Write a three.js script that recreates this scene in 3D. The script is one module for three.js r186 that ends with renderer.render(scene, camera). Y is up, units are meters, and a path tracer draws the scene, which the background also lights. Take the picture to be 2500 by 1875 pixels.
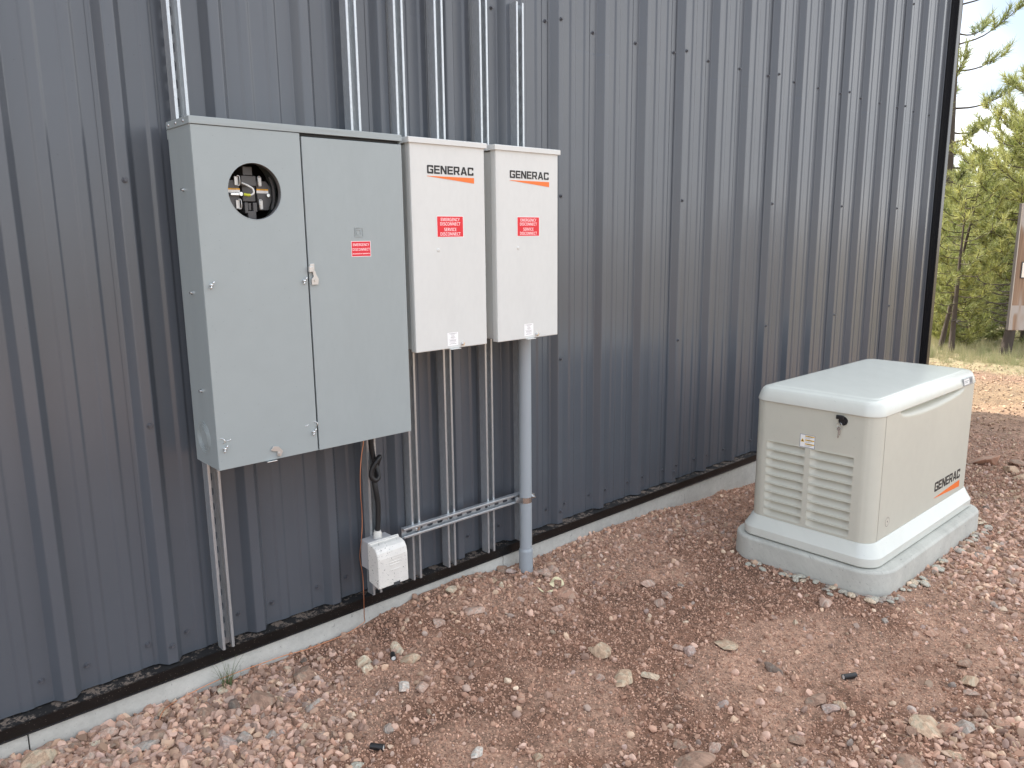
import * as THREE from 'three';
import { RoundedBoxGeometry } from 'three/addons/geometries/RoundedBoxGeometry.js';
import { mergeGeometries, mergeVertices, toCreasedNormals } from 'three/addons/utils/BufferGeometryUtils.js';

// ---------------------------------------------------------------- camera, sky, sun, exposure
const scene = new THREE.Scene();
const camera = new THREE.PerspectiveCamera(52.91, 4 / 3, 0.05, 2000);
camera.position.set(0, 1.5, 2.497);
camera.up.set(0.13468, 0.98183, -0.13366);
camera.lookAt(0.65822, 1.5 - 0.18947, 2.497 - 0.72859);
const renderer = new THREE.WebGLRenderer({ antialias: true });
renderer.setSize(1024, 768);
renderer.toneMapping = THREE.LinearToneMapping;
renderer.toneMappingExposure = 2.0;
renderer.shadowMap.enabled = true;
const SUN = new THREE.Vector3(-0.03, 1.08, -0.94).normalize();
const SKY_LEVEL = 1.0;

function rng(seed) { let a = seed >>> 0; return () => { a = (a + 0x6D2B79F5) >>> 0; let t = a; t = Math.imul(t ^ (t >>> 15), t | 1); t ^= t + Math.imul(t ^ (t >>> 7), t | 61); return ((t ^ (t >>> 14)) >>> 0) / 4294967296; }; }
const lerp = (a, b, t) => a + (b - a) * t;
const clamp = (v, a = 0, b = 1) => Math.max(a, Math.min(b, v));
const smooth = (a, b, v) => { const t = clamp((v - a) / (b - a)); return t * t * (3 - 2 * t); };
// hashed value noise, optional wrap period
function h3(x, y, z) { let h = Math.imul(x, 374761393) + Math.imul(y, 668265263) + Math.imul(z, 1440662683); h = Math.imul(h ^ (h >>> 13), 1274126177); return ((h ^ (h >>> 16)) >>> 0) / 4294967296; }
function vnoise(x, y, z = 0) {
  const xi = Math.floor(x), yi = Math.floor(y), zi = Math.floor(z); let fx = x - xi, fy = y - yi, fz = z - zi;
  fx = fx * fx * (3 - 2 * fx); fy = fy * fy * (3 - 2 * fy); fz = fz * fz * (3 - 2 * fz);
  const c = (a, b, d) => h3(xi + a, yi + b, zi + d);
  return lerp(lerp(lerp(c(0, 0, 0), c(1, 0, 0), fx), lerp(c(0, 1, 0), c(1, 1, 0), fx), fy), lerp(lerp(c(0, 0, 1), c(1, 0, 1), fx), lerp(c(0, 1, 1), c(1, 1, 1), fx), fy), fz);
}
function fbm(x, y, z = 0, o = 4) { let s = 0, a = 0.5, n = 0; for (let i = 0; i < o; i++) { s += a * vnoise(x, y, z + i * 7.3); n += a; a *= 0.5; x *= 2.03; y *= 2.03; z *= 2.03; } return s / n; }
function wnoise(x, y, p) { // 2D, wraps after p cells
  const xi = Math.floor(x), yi = Math.floor(y); let fx = x - xi, fy = y - yi; fx = fx * fx * (3 - 2 * fx); fy = fy * fy * (3 - 2 * fy);
  const m = (v) => ((v % p) + p) % p; const c = (a, b) => h3(m(xi + a), m(yi + b), p);
  return lerp(lerp(c(0, 0), c(1, 0), fx), lerp(c(0, 1), c(1, 1), fx), fy);
}

// sky: thin high cloud over pale blue
{
  const W = 1024, H = 512, data = new Float32Array(W * H * 4);
  for (let j = 0; j < H; j++) for (let i = 0; i < W; i++) {
    const th = ((j + 0.5) / H - 0.5) * Math.PI, ph = ((i + 0.5) / W - 0.5) * 2 * Math.PI;
    const x = Math.cos(th) * Math.cos(ph), y = Math.sin(th), z = Math.cos(th) * Math.sin(ph);
    const up = clamp(y), k = Math.pow(1 - up, 2.5), hz = Math.pow(1 - up, 14);
    let r = lerp(lerp(0.30, 0.47, k), 0.92, hz), g = lerp(lerp(0.42, 0.555, k), 0.92, hz), b = lerp(lerp(0.66, 0.64, k), 0.91, hz);
    const q = 1 / (Math.max(y, 0) + 0.22);
    const n = fbm(x * q * 1.6 + 12.1, z * q * 3.4 + 8.2, 1.5, 6), n2 = fbm(x * q * 0.7 + 20, z * q * 0.9 + 2, 5.5, 4);
    const cl = clamp(smooth(0.36, 0.66, n * 0.6 + n2 * 0.45) * 0.95);
    r = lerp(r, 1.38, cl); g = lerp(g, 1.36, cl); b = lerp(b, 1.32, cl);
    const cs = clamp(x * SUN.x + y * SUN.y + z * SUN.z), glow = Math.pow(cs, 6) * 0.5 + Math.pow(cs, 60) * 1.2;
    r += glow; g += glow * 0.98; b += glow * 0.92;
    const o = (j * W + i) * 4; data[o] = r * SKY_LEVEL; data[o + 1] = g * SKY_LEVEL; data[o + 2] = b * SKY_LEVEL; data[o + 3] = 1;
  }
  const t = new THREE.DataTexture(data, W, H, THREE.RGBAFormat, THREE.FloatType);
  t.mapping = THREE.EquirectangularReflectionMapping; t.magFilter = THREE.LinearFilter; t.minFilter = THREE.LinearFilter; t.wrapS = THREE.RepeatWrapping; t.needsUpdate = true;
  scene.background = t; scene.environment = t;
}
const sun = new THREE.DirectionalLight(new THREE.Color().setRGB(1, 0.93, 0.82), 5);
sun.position.copy(SUN).multiplyScalar(40).add(new THREE.Vector3(5, 0, 0)); sun.target.position.set(5, 0, 0);
sun.castShadow = true; sun.shadow.mapSize.set(4096, 4096);
Object.assign(sun.shadow.camera, { left: -25, right: 25, top: 25, bottom: -25, near: 1, far: 90 });
scene.add(sun, sun.target);

// ---------------------------------------------------------------- helpers
const C = (r, g, b) => new THREE.Color().setRGB(r, g, b);
const taken = {};
function numbered(n) { if (!(n in taken)) { taken[n] = 0; return n; } return n + '_' + String(++taken[n]).padStart(3, '0'); }
function mesh(name, geo, mat, parent) { const m = new THREE.Mesh(Array.isArray(geo) ? join(geo) : geo, mat); m.name = name; m.castShadow = m.receiveShadow = true; parent.add(m); return m; }
function top(name, geo, mat, label, category, group) { const m = mesh(numbered(name), geo, mat, scene); m.userData = { label, category }; if (group) m.userData.group = group; return m; }
function thing(name, label, category, group) { const g = new THREE.Group(); g.name = numbered(name); g.userData = { label, category }; if (group) g.userData.group = group; scene.add(g); return g; }
function join(list) {
  const l = list.map((g) => { const q = g.index ? g.toNonIndexed() : g.clone(); for (const k of Object.keys(q.attributes)) if (!['position', 'normal', 'uv'].includes(k)) q.deleteAttribute(k); if (!q.attributes.uv) q.setAttribute('uv', new THREE.BufferAttribute(new Float32Array(q.attributes.position.count * 2), 2)); return q; });
  return mergeGeometries(l);
}
// box given by min/max corners, rounded edges r
function bx(x0, x1, y0, y1, z0, z1, r = 0) {
  const w = x1 - x0, h = y1 - y0, d = z1 - z0;
  const g = r > 0 ? new RoundedBoxGeometry(w, h, d, 2, Math.min(r, w * 0.49, h * 0.49, d * 0.49)) : new THREE.BoxGeometry(w, h, d);
  return g.translate((x0 + x1) / 2, (y0 + y1) / 2, (z0 + z1) / 2);
}
function cylZ(x, y, z0, z1, r, seg = 16, r2 = r) { return new THREE.CylinderGeometry(r2, r, z1 - z0, seg).rotateX(Math.PI / 2).translate(x, y, (z0 + z1) / 2); }
function cylY(x, z, y0, y1, r, seg = 24, r2 = r) { return new THREE.CylinderGeometry(r2, r, y1 - y0, seg).translate(x, (y0 + y1) / 2, z); }
function cylX(y, z, x0, x1, r, seg = 12) { return new THREE.CylinderGeometry(r, r, x1 - x0, seg).rotateZ(Math.PI / 2).translate((x0 + x1) / 2, y, z); }
function tube(pts, r, seg = 60, rs = 8) { return new THREE.TubeGeometry(new THREE.CatmullRomCurve3(pts.map((p) => new THREE.Vector3(...p)), false, 'centripetal'), seg, r, rs); }
function shapeOf(pts) { const s = new THREE.Shape(); pts.forEach(([x, y], i) => (i ? s.lineTo(x, y) : s.moveTo(x, y))); s.closePath(); return s; }
function extr(shape, depth, bevel = 0) { return new THREE.ExtrudeGeometry(shape, { depth, bevelEnabled: bevel > 0, bevelThickness: bevel, bevelSize: bevel, bevelOffset: -bevel, bevelSegments: 2, curveSegments: 48 }); }
// vertical strip along y from an (x,z) polyline, flat-shaded facets
function ribbon(poly, y0, y1, close = false) {
  const P = [], U = []; const n = poly.length; let u = 0;
  for (let i = 0; i < n - (close ? 0 : 1); i++) {
    const [xa, za] = poly[i], [xb, zb] = poly[(i + 1) % n]; const l = Math.hypot(xb - xa, zb - za);
    P.push(xa, y0, za, xb, y0, zb, xb, y1, zb, xa, y0, za, xb, y1, zb, xa, y1, za);
    U.push(u, y0, u + l, y0, u + l, y1, u, y0, u + l, y1, u, y1); u += l;
  }
  const g = new THREE.BufferGeometry(); g.setAttribute('position', new THREE.Float32BufferAttribute(P, 3)); g.setAttribute('uv', new THREE.Float32BufferAttribute(U, 2)); g.computeVertexNormals(); return g;
}
function roundCorners(poly, r, n = 3) {
  const out = [];
  for (let i = 0; i < poly.length; i++) {
    if (i === 0 || i === poly.length - 1) { out.push(poly[i]); continue; }
    const a = poly[i - 1], b = poly[i], c = poly[i + 1]; const la = Math.hypot(a[0] - b[0], a[1] - b[1]), lc = Math.hypot(c[0] - b[0], c[1] - b[1]);
    const d = Math.min(r, la * 0.4, lc * 0.4); const p = [b[0] + (a[0] - b[0]) / la * d, b[1] + (a[1] - b[1]) / la * d], q = [b[0] + (c[0] - b[0]) / lc * d, b[1] + (c[1] - b[1]) / lc * d];
    for (let k = 0; k <= n; k++) { const t = k / n; out.push([lerp(lerp(p[0], b[0], t), lerp(b[0], q[0], t), t), lerp(lerp(p[1], b[1], t), lerp(b[1], q[1], t), t)]); }
  }
  return out;
}
// computed textures
function tex(w, h, fn, srgb = true, rep = 1) {
  const d = new Uint8Array(w * h * 4);
  for (let j = 0; j < h; j++) for (let i = 0; i < w; i++) { const c = fn(i / w, j / h, i, j), o = (j * w + i) * 4; d[o] = clamp(c[0]) * 255; d[o + 1] = clamp(c[1]) * 255; d[o + 2] = clamp(c[2]) * 255; d[o + 3] = 255; }
  const t = new THREE.DataTexture(d, w, h); t.wrapS = t.wrapT = THREE.RepeatWrapping; t.magFilter = THREE.LinearFilter; t.minFilter = THREE.LinearMipmapLinearFilter; t.generateMipmaps = true;
  if (srgb) t.colorSpace = THREE.SRGBColorSpace; t.repeat.set(rep, rep); t.needsUpdate = true; return t;
}
function canvasTex(w, h, draw) { const c = document.createElement('canvas'); c.width = w; c.height = h; const g = c.getContext('2d'); draw(g, w, h); const t = new THREE.CanvasTexture(c); t.colorSpace = THREE.SRGBColorSpace; return t; }
const std = (color, roughness = 0.6, metalness = 0, extra = {}) => new THREE.MeshStandardMaterial({ color, roughness, metalness, ...extra });

// ---------------------------------------------------------------- materials
const specks = (n, light, dark, seed) => tex(512, 512, (u, v, i, j) => { // small random specks and faint smears on paint
  const h = h3(i, j, seed), s = wnoise(u * 8, v * 8, 8) * 0.5 + wnoise(u * 32, v * 32, 32) * 0.5; let k = 0.975 + s * 0.025; if (h < n) k = light; else if (h > 1 - n) k = dark; return [k, k, k];
}, true);
const wearMap = specks(0.0006, 1, 0.86, 3);
const M = {};
{
  const roughVar = tex(512, 512, (u, v) => { const k = 0.88 + 0.12 * (wnoise(u * 6, v * 2, 6) * 0.6 + wnoise(u * 24, v * 5, 24) * 0.4); return [k, k, k]; }, false);
  const wallMap = tex(1024, 2048, (u, v, i, j) => { const y = v * 4.4, h = h3(i, j, 9), n = wnoise(u * 60, v * 120, 60); let k = 0.925 + 0.012 * wnoise(u * 32, v * 64, 32); const dust = y < 0.75 ? 0.0075 * Math.pow(1 - y / 0.75, 2) * (n > 0.5 ? 1.6 : 0.4) : 0; if (h < dust + 0.00012) return [0.99, 0.96, 0.92]; if (h > 0.99985) return [0.8, 0.8, 0.8]; return [k, k, k]; }); wallMap.repeat.set(1 / 2.2, 1 / 4.4);
  const wavy = tex(512, 512, (u, v) => { const k = wnoise(u * 5, v * 3, 5) * 0.6 + wnoise(u * 11, v * 6, 11) * 0.4; return [k, k, k]; }, false); wavy.repeat.set(1 / 1.7, 1 / 2.3);
  M.wall = new THREE.MeshPhysicalMaterial({ color: C(0.107, 0.12, 0.14), roughness: 0.27, metalness: 0, ior: 1.58, roughnessMap: roughVar, map: wallMap, bumpMap: wavy, bumpScale: 0.0022 });
  M.screw = std(C(0.1, 0.105, 0.12), 0.4, 0.2);
  M.washer = std(C(0.03, 0.03, 0.03), 0.8);
  M.blackTrim = std(C(0.01, 0.01, 0.012), 0.25);
  M.blackDusty = std(C(1, 1, 1), 0.3, 0, { map: tex(512, 512, (u, v, i, j) => { const h = h3(i, j, 21); const d = 0.055 + 0.02 * wnoise(u * 40, v * 40, 40); if (h < 0.005) return [0.62, 0.56, 0.5]; if (h < 0.02) return [0.2, 0.19, 0.18]; return [d, d, d * 1.03]; }) });
  M.ledge = std(C(1, 1, 1), 0.9, 0, { map: tex(512, 512, (u, v, i, j) => { // sand caught on the flashing
    const n = wnoise(u * 16, v * 16, 16) * 0.34 + wnoise(u * 60, v * 60, 60) * 0.36 + wnoise(u * 170, v * 170, 170) * 0.3; const h = h3(i, j, 5) * 0.4 + 0.6;
    if (n > 0.58) return [0.55 * h, 0.49 * h, 0.44 * h]; if (n > 0.5) return [0.33 * h, 0.3 * h, 0.28 * h]; return [0.13 * h, 0.125 * h, 0.125 * h]; }) });
  const conc = (lo, hi, seed) => tex(1024, 1024, (u, v, i, j) => { const n = wnoise(u * 5, v * 5, 5) * 0.35 + wnoise(u * 20, v * 20, 20) * 0.3 + wnoise(u * 80, v * 80, 80) * 0.2 + wnoise(u * 256, v * 256, 256) * 0.15; let k = lerp(lo, hi, n); const h = h3(i, j, seed); if (h < 0.002) k *= 0.62; const p = wnoise(u * 120 + 7, v * 120, 120); if (p > 0.95) k *= 0.82; return [k * 0.98, k * 0.98, k * 0.945]; });
  M.foundation = std(C(1, 1, 1), 0.88, 0, { map: conc(0.66, 0.84, 31) });
  M.pad = std(C(0.98, 0.975, 0.95), 0.85, 0, { map: conc(0.69, 0.83, 33) });
  M.galv = std(C(0.56, 0.59, 0.61), 0.27, 0.6, { map: tex(256, 256, (u, v, i, j) => { const k = 0.93 + 0.07 * wnoise(u * 40, v * 40, 40) - (h3(i, j, 2) < 0.012 ? 0.25 : 0); return [k, k, k]; }) });
  M.zinc = std(C(0.74, 0.75, 0.75), 0.25, 1);
  M.stainless = std(C(0.58, 0.575, 0.56), 0.4, 0.75);
  M.greyPaint = std(C(0.34, 0.385, 0.39), 0.36, 0, { map: wearMap, bumpMap: wavy, bumpScale: 0.0012 });
  M.greyGap = std(C(0.05, 0.055, 0.06), 0.7);
  M.switchPaint = std(C(0.7, 0.71, 0.685), 0.45, 0, { map: wearMap, bumpMap: wavy, bumpScale: 0.0009 });
  M.pvc = std(C(0.36, 0.4, 0.43), 0.4, 0, { map: wearMap });
  M.outletGrey = std(C(0.44, 0.44, 0.45), 0.5, 0, { map: wearMap });
  M.outletWhite = std(C(1, 1, 1), 0.42, 0, { map: tex(512, 512, (u, v, i, j) => { const n = wnoise(u * 60, v * 60, 60), h = h3(i, j, 8); let k = 0.86 + 0.04 * wnoise(u * 10, v * 10, 10); if (n > 0.9) k = 0.5; if (h < 0.003) k = 0.45; return [k, k * 0.99, k * 0.96]; }) });
  M.cable = std(C(0.022, 0.022, 0.024), 0.5, 0, { map: tex(128, 128, (u, v, i, j) => { const h = h3(i, j, 6); return h < 0.02 ? [1, 1, 1] : [0.7, 0.7, 0.7]; }) });
  M.copper = std(C(0.72, 0.34, 0.2), 0.38, 1);
  M.genBody = std(C(0.6, 0.598, 0.512), 0.4, 0, { map: wearMap });
  M.genLid = std(C(0.67, 0.69, 0.63), 0.24, 0, { map: wearMap });
  M.darkPlastic = std(C(0.085, 0.083, 0.083), 0.4);
  M.black = std(C(0.015, 0.015, 0.016), 0.45);
  M.inside = std(C(0.02, 0.02, 0.022), 0.8);
  M.letter = std(C(0.012, 0.012, 0.013), 0.5);
  M.orange = std(C(0.86, 0.19, 0.03), 0.5);
  M.whiteWire = std(C(0.75, 0.75, 0.72), 0.45);
  M.yellow = std(C(0.62, 0.66, 0.05), 0.5);
  M.bark = std(C(0.085, 0.066, 0.055), 0.95);
  M.roof = std(C(0.09, 0.095, 0.11), 0.5);
}
const sticker = (t, r = 0.45) => std(C(1, 1, 1), r, 0, { map: t });

// ---------------------------------------------------------------- ground
const contact = [[-4, 0.018], [0.1, 0.033], [0.226, 0.024], [0.66, 0.008], [0.87, 0.006], [1.1, 0.004], [1.35, 0.008], [1.56, 0.033], [1.75, 0.053], [1.91, 0.054], [2.1, 0.031], [2.2, 0.021], [2.38, 0.013], [2.6, 0.021], [2.76, 0.021], [3.18, 0.011], [3.69, -0.025], [4.32, -0.059], [5, -0.049], [7.5, -0.029], [60, -0.009]];
function contactY(x) { for (let i = 1; i < contact.length; i++) if (x <= contact[i][0]) { const [a, b] = [contact[i - 1], contact[i]]; return lerp(a[1], b[1], smooth(a[0], b[0], x)); } return 0; }
const PAD = { x: 3.73, z: 0.954, L: 1.267, W: 0.74 };
function groundY(x, z) {
  let y = (fbm(x * 1.1, z * 1.1, 2, 2) - 0.5) * 0.05 + (fbm(x * 5, z * 5, 4, 2) - 0.5) * 0.022 + (fbm(x * 19, z * 19, 6, 2) - 0.5) * 0.016 + (fbm(x * 48, z * 48, 9, 1) - 0.5) * 0.007;
  const w = Math.exp(-Math.pow(Math.max(0, z - 0.04) / 0.28, 2)); if (z > -0.5) y = lerp(y, contactY(x) + (fbm(x * 9, z * 9, 1, 3) - 0.5) * 0.02, z < 0.04 ? 1 : w);
  const dx = Math.max(0, Math.abs(x - PAD.x) - PAD.L / 2), dz = Math.max(0, Math.abs(z - PAD.z) - PAD.W / 2), d = Math.hypot(dx, dz);
  y = lerp(y, -0.004 + (fbm(x * 14, z * 14, 3, 2) - 0.5) * 0.012, Math.exp(-d * d / 0.03));
  y += smooth(1.0, 2.3, z) * smooth(6, 2, x) * 0.012;
  const dist = Math.hypot(x, z - 2.5); y -= 0.078 * Math.max(0, dist - 8.2) * smooth(8.2, 11, dist) * smooth(60, 20, dist);
  if (dist > 20) y -= 0.6 * smooth(20, 40, dist);
  return y;
}
// how stony (0 = bare dirt, 1 = packed gravel)
function stony(x, z) {
  let s = fbm(x * 1.3 + 5, z * 1.3 + 3, 8, 3) * 0.75;
  s += 0.55 * smooth(1.5, 0.6, x) * smooth(1.3, 0.2, z);                 // left, by the wall
  s += 0.35 * smooth(0.9, 1.6, z + (x - 1.3) * -0.95 * 0.5);            // front
  s += 0.25 * smooth(2.2, 3.6, x) * smooth(1.15, 1.6, z);               // right front
  s -= 0.35 * Math.exp(-((x - 2.0) ** 2 / 0.5 + (z - 0.85) ** 2 / 0.12));
  s -= 0.3 * Math.exp(-((x - 2.9) ** 2 / 0.3 + (z - 1.45) ** 2 / 0.1));
  return smooth(0.1, 0.98, s);
}
{
  const xs = [], zs = []; const push = (arr, a, b, st) => { for (let v = a; v < b - 1e-6; v += st) arr.push(v); };
  for (const v of [-600, -250, -110, -60, -35, -22, -14, -9, -6, -4, -2.5, -1.5, -0.8]) xs.push(v);
  push(xs, -0.4, 5, 0.0135); push(xs, 5, 8, 0.03); push(xs, 8, 18, 0.16); push(xs, 18, 40, 1); for (const v of [40, 60, 100, 180, 350, 700]) xs.push(v);
  for (const v of [-600, -250, -110, -60, -35]) zs.push(v); push(zs, -22, -6, 1); push(zs, -6, -0.1, 0.16); push(zs, -0.1, 2.6, 0.0135); push(zs, 2.6, 4, 0.05); push(zs, 4, 10, 0.4); for (const v of [10, 13, 18, 25, 40, 70, 130, 300, 700]) zs.push(v);
  const nx = xs.length, nz = zs.length, pos = new Float32Array(nx * nz * 3), uv = new Float32Array(nx * nz * 2), col = new Float32Array(nx * nz * 3); const idx = [];
  for (let j = 0; j < nz; j++) for (let i = 0; i < nx; i++) {
    const k = j * nx + i, x = xs[i], z = zs[j]; pos[k * 3] = x; pos[k * 3 + 1] = groundY(x, z); pos[k * 3 + 2] = z; uv[k * 2] = x / 4.2; uv[k * 2 + 1] = z / 4.2;
    // colour of the soil itself: darker damp red dirt, paler grey-pink gravel fines, sandy then straw further out
    const n = fbm(x * 1.7, z * 1.7, 11, 4), s = stony(x, z), dist = Math.hypot(x, z - 2.5);
    const damp = smooth(0.52, 0.62, fbm(x * 2.3 + 9, z * 2.3, 21, 5)) * smooth(8, 5, x);
    let r = lerp(0.56, 0.55, s), g = lerp(0.35, 0.355, s), b = lerp(0.252, 0.262, s); const m = 0.76 + 0.48 * n; r *= m; g *= m; b *= m;
    r *= 1 - 0.38 * damp; g *= 1 - 0.46 * damp; b *= 1 - 0.5 * damp;
    const far = smooth(6.6, 8.2, dist); r = lerp(r, 0.31 * m, far); g = lerp(g, 0.215 * m, far); b = lerp(b, 0.13 * m, far);
    const redBand = smooth(9.2, 9.8, dist + (n - 0.5)) * smooth(11.4, 10.6, dist); r = lerp(r, 0.3, redBand * 0.8); g = lerp(g, 0.165, redBand * 0.8); b = lerp(b, 0.11, redBand * 0.8);
    const straw = smooth(10.8, 11.8, dist + (n - 0.5) * 2) * (z < 6 ? 1 : 0.6); r = lerp(r, 0.34 * m, straw); g = lerp(g, 0.285 * m, straw); b = lerp(b, 0.165 * m, straw);
    col[k * 3] = r; col[k * 3 + 1] = g; col[k * 3 + 2] = b;
  }
  for (let j = 0; j < nz - 1; j++) for (let i = 0; i < nx - 1; i++) { const a = j * nx + i; idx.push(a, a + nx, a + 1, a + 1, a + nx, a + nx + 1); }
  const g = new THREE.BufferGeometry(); g.setAttribute('position', new THREE.BufferAttribute(pos, 3)); g.setAttribute('uv', new THREE.BufferAttribute(uv, 2)); g.setAttribute('color', new THREE.BufferAttribute(col, 3)); g.setIndex(idx); g.computeVertexNormals();
  const soil = tex(2048, 2048, (u, v, i, j) => { const h = h3(i >> 1, j >> 1, 3), h2 = h3(i, j, 13); const n = wnoise(u * 512, v * 512, 512) * 0.4 + wnoise(u * 200, v * 200, 200) * 0.35 + wnoise(u * 40, v * 40, 40) * 0.25; let k = 0.55 + n * 0.5 + (h2 - 0.5) * 0.16; if (h < 0.04) k += 0.2; else if (h > 0.94) k -= 0.2; return [k, k * 0.99, k * 0.97]; });
  const gr = mesh('ground', g, std(C(1, 1, 1), 0.97, 0, { vertexColors: true, map: soil, bumpMap: soil, bumpScale: 0.004 }), scene); gr.userData.kind = 'structure';
}

// ---------------------------------------------------------------- metal building
const PER = 0.3017, RIB0 = 0.381, WALL_TOP = 4.35, WALL_BOT = 0.135;
const ribX = (k) => RIB0 + PER * k;
{
  const b = thing('metal_building', 'charcoal ribbed metal building with black corner and base trim', 'building');
  const ribPts = (s, dz = 0) => [[s, dz], [s + 0.022, 0.031 + dz], [s + 0.054, 0.031 + dz], [s + 0.076, dz]];
  const panPts = (s, e) => { const o = [], p = s + 0.076; for (const c of [0.0675, 0.158]) o.push([p + c - 0.021, 0], [p + c - 0.013, 0.0045], [p + c + 0.013, 0.0045], [p + c + 0.021, 0]); return o; };
  const E_ = 6.95;
  for (let k = -14; k < 22; k += 3) { // one sheet covers three ribs and laps under the next
    let poly = [[ribX(k) - 0.012, 0.0016], ...ribPts(ribX(k), 0.0016), ...panPts(ribX(k)), ...ribPts(ribX(k + 1)), ...panPts(ribX(k + 1)), ...ribPts(ribX(k + 2)), ...panPts(ribX(k + 2)), ...ribPts(ribX(k + 3), -0.0006).slice(0, 3)];
    poly = poly.filter((p) => p[0] < E_); if (k + 3 > 21) poly.push([E_, 0]);
    const g = ribbon(roundCorners(poly, 0.0035, 3), WALL_BOT + (h3(k, 1, 1) - 0.5) * 0.003, WALL_TOP);
    mesh('wall_panel', g, M.wall, b);
  }
  mesh('wall_core', bx(-4.2, 6.9, 0.12, WALL_TOP - 0.02, -0.16, -0.012), M.inside, b);
  mesh('rear_wall', bx(-4.2, 7.0, 0.0, WALL_TOP - 0.02, -9.2, -9.05), M.roof, b);
  mesh('end_wall', bx(6.9, 6.99, 0.0, WALL_TOP - 0.02, -9.05, -0.02), M.roof, b);
  mesh('end_wall', bx(-4.3, -4.2, 0.0, WALL_TOP - 0.02, -9.2, -0.02), M.roof, b);
  mesh('roof', bx(-4.5, 7.03, WALL_TOP, WALL_TOP + 0.12, -9.4, 0.1), M.roof, b);
  // corner trim: deep black box trim
  mesh('corner_trim', ribbon(roundCorners([[6.951, -0.01], [6.951, 0.06], [7.012, 0.06], [7.012, -0.4]], 0.004, 3), 0.09, WALL_TOP), M.blackTrim, b);
  // base trim: sandy ledge and black drop face
  const lg = new THREE.PlaneGeometry(11.15, 0.085, 1, 1).rotateX(-Math.PI / 2 + 0.05).translate(1.4, 0.1285, 0.0075);
  { const p = lg.attributes.position, u = lg.attributes.uv; for (let i = 0; i < p.count; i++) u.setXY(i, p.getX(i) / 0.7, p.getZ(i) / 0.7); }
  mesh('base_ledge', lg, M.ledge, b);
  const face = ribbon([[-4.2, 0.0485], [6.94, 0.0485]], 0.089, 0.128); { const u = face.attributes.uv; for (let i = 0; i < u.count; i++) u.setXY(i, u.getX(i) / 0.8, u.getY(i) / 0.8); }
  mesh('base_trim', face, M.blackDusty, b);
  mesh('base_trim_hem', bx(-4.2, 6.94, 0.086, 0.0905, 0.0445, 0.0505, 0.001), M.blackTrim, b);
  // concrete stem wall, cast in lengths with joints
  let x0 = -4.2; for (const x1 of [-1.2, 0.3, 2.155, 4.9, 7.0]) { const g = bx(x0, x1 - 0.003, -0.5, 0.0855, -0.2, 0.042 + (h3(x1 * 10 | 0, 4, 2) - 0.5) * 0.003, 0.003); const p = g.attributes.position, u = g.attributes.uv; for (let i = 0; i < p.count; i++) u.setXY(i, p.getX(i) / 1.3 + p.getZ(i), p.getY(i) / 1.3); mesh('foundation', g, M.foundation, b); x0 = x1; }
  // screws: hex head on a washer, each its own part
  const head = join([new THREE.CylinderGeometry(0.0075, 0.0085, 0.003, 14).rotateX(Math.PI / 2).translate(0, 0, 0.0015), new THREE.CylinderGeometry(0.0045, 0.0048, 0.006, 6).rotateX(Math.PI / 2).translate(0, 0, 0.006)]);
  const screw = (x, y, z) => { const m = mesh('screw', head, M.screw, b); m.position.set(x, y, z + 0.0008); m.rotation.z = x * 37; };
  for (let k = -1; k < 22; k++) {
    const s = ribX(k), lap = ((k - 1) % 3 + 3) % 3 === 0; if (s + 0.1 > 6.95) continue;
    for (const [y, both] of [[0.212, true], [2.39, false], [3.9, false]]) { screw(s - 0.026, y, 0); if (both) screw(s + 0.097, y, 0); if (lap) screw(s + 0.038, y - 0.016 + (y > 1 ? 0.028 : 0), 0.0326); }
    if (lap) for (const y of [0.935, 1.668, 3.1]) screw(s + 0.038, y, 0.0326);
  }
}

// ---------------------------------------------------------------- strut channels
const SF = 0.0715; // front of the channels
function strutGeo(len, d = 0.0413) { // runs along +y from 0, centred on x, open towards +z, back at z=0
  const w = 0.0413, t = 0.0026; const h = w / 2;
  // back web with slots
  const web = new THREE.Shape(); web.moveTo(-h, 0); web.lineTo(h, 0); web.lineTo(h, len); web.lineTo(-h, len); web.closePath();
  for (let y = 0.022; y + 0.03 < len; y += 0.0508) { const p = new THREE.Path(), a = 0.0071; p.absarc(0, y + a, a, Math.PI, 2 * Math.PI, false); p.absarc(0, y + 0.0286 - a, a, 0, Math.PI, false); p.closePath(); web.holes.push(p); }
  const wg = new THREE.ExtrudeGeometry(web, { depth: t, bevelEnabled: false, curveSegments: 6 });
  const sec = roundCorners([[-h, t], [-h, d], [-h + 0.0095, d], [-h + 0.0095, d - 0.007], [-h + 0.0095 - t, d - 0.007], [-h + 0.0095 - t, d - t], [-h + t, d - t], [-h + t, t]], 0.0022, 3);
  const L = ribbon(sec, 0, len), R = L.clone().scale(-1, 1, 1); // mirrored
  { const p = R.attributes.position.array, u = R.attributes.uv.array; for (let i = 0; i < p.length; i += 9) for (let k = 0; k < 3; k++) { const q = p[i + 3 + k]; p[i + 3 + k] = p[i + 6 + k]; p[i + 6 + k] = q; } R.computeVertexNormals(); }
  const cap = (m) => { const s = shapeOf(sec.map(([x, z]) => [x * m, z])); const g = new THREE.ShapeGeometry(s).rotateX(Math.PI / 2); return g; };
  const g = join([wg, L, R, cap(1), cap(-1), cap(1).translate(0, len, 0), cap(-1).translate(0, len, 0)]);
  const p = g.attributes.position, u = g.attributes.uv; for (let i = 0; i < p.count; i++) u.setXY(i, (p.getX(i) + p.getZ(i)) * 6, p.getY(i) * 2); return g;
}
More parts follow.
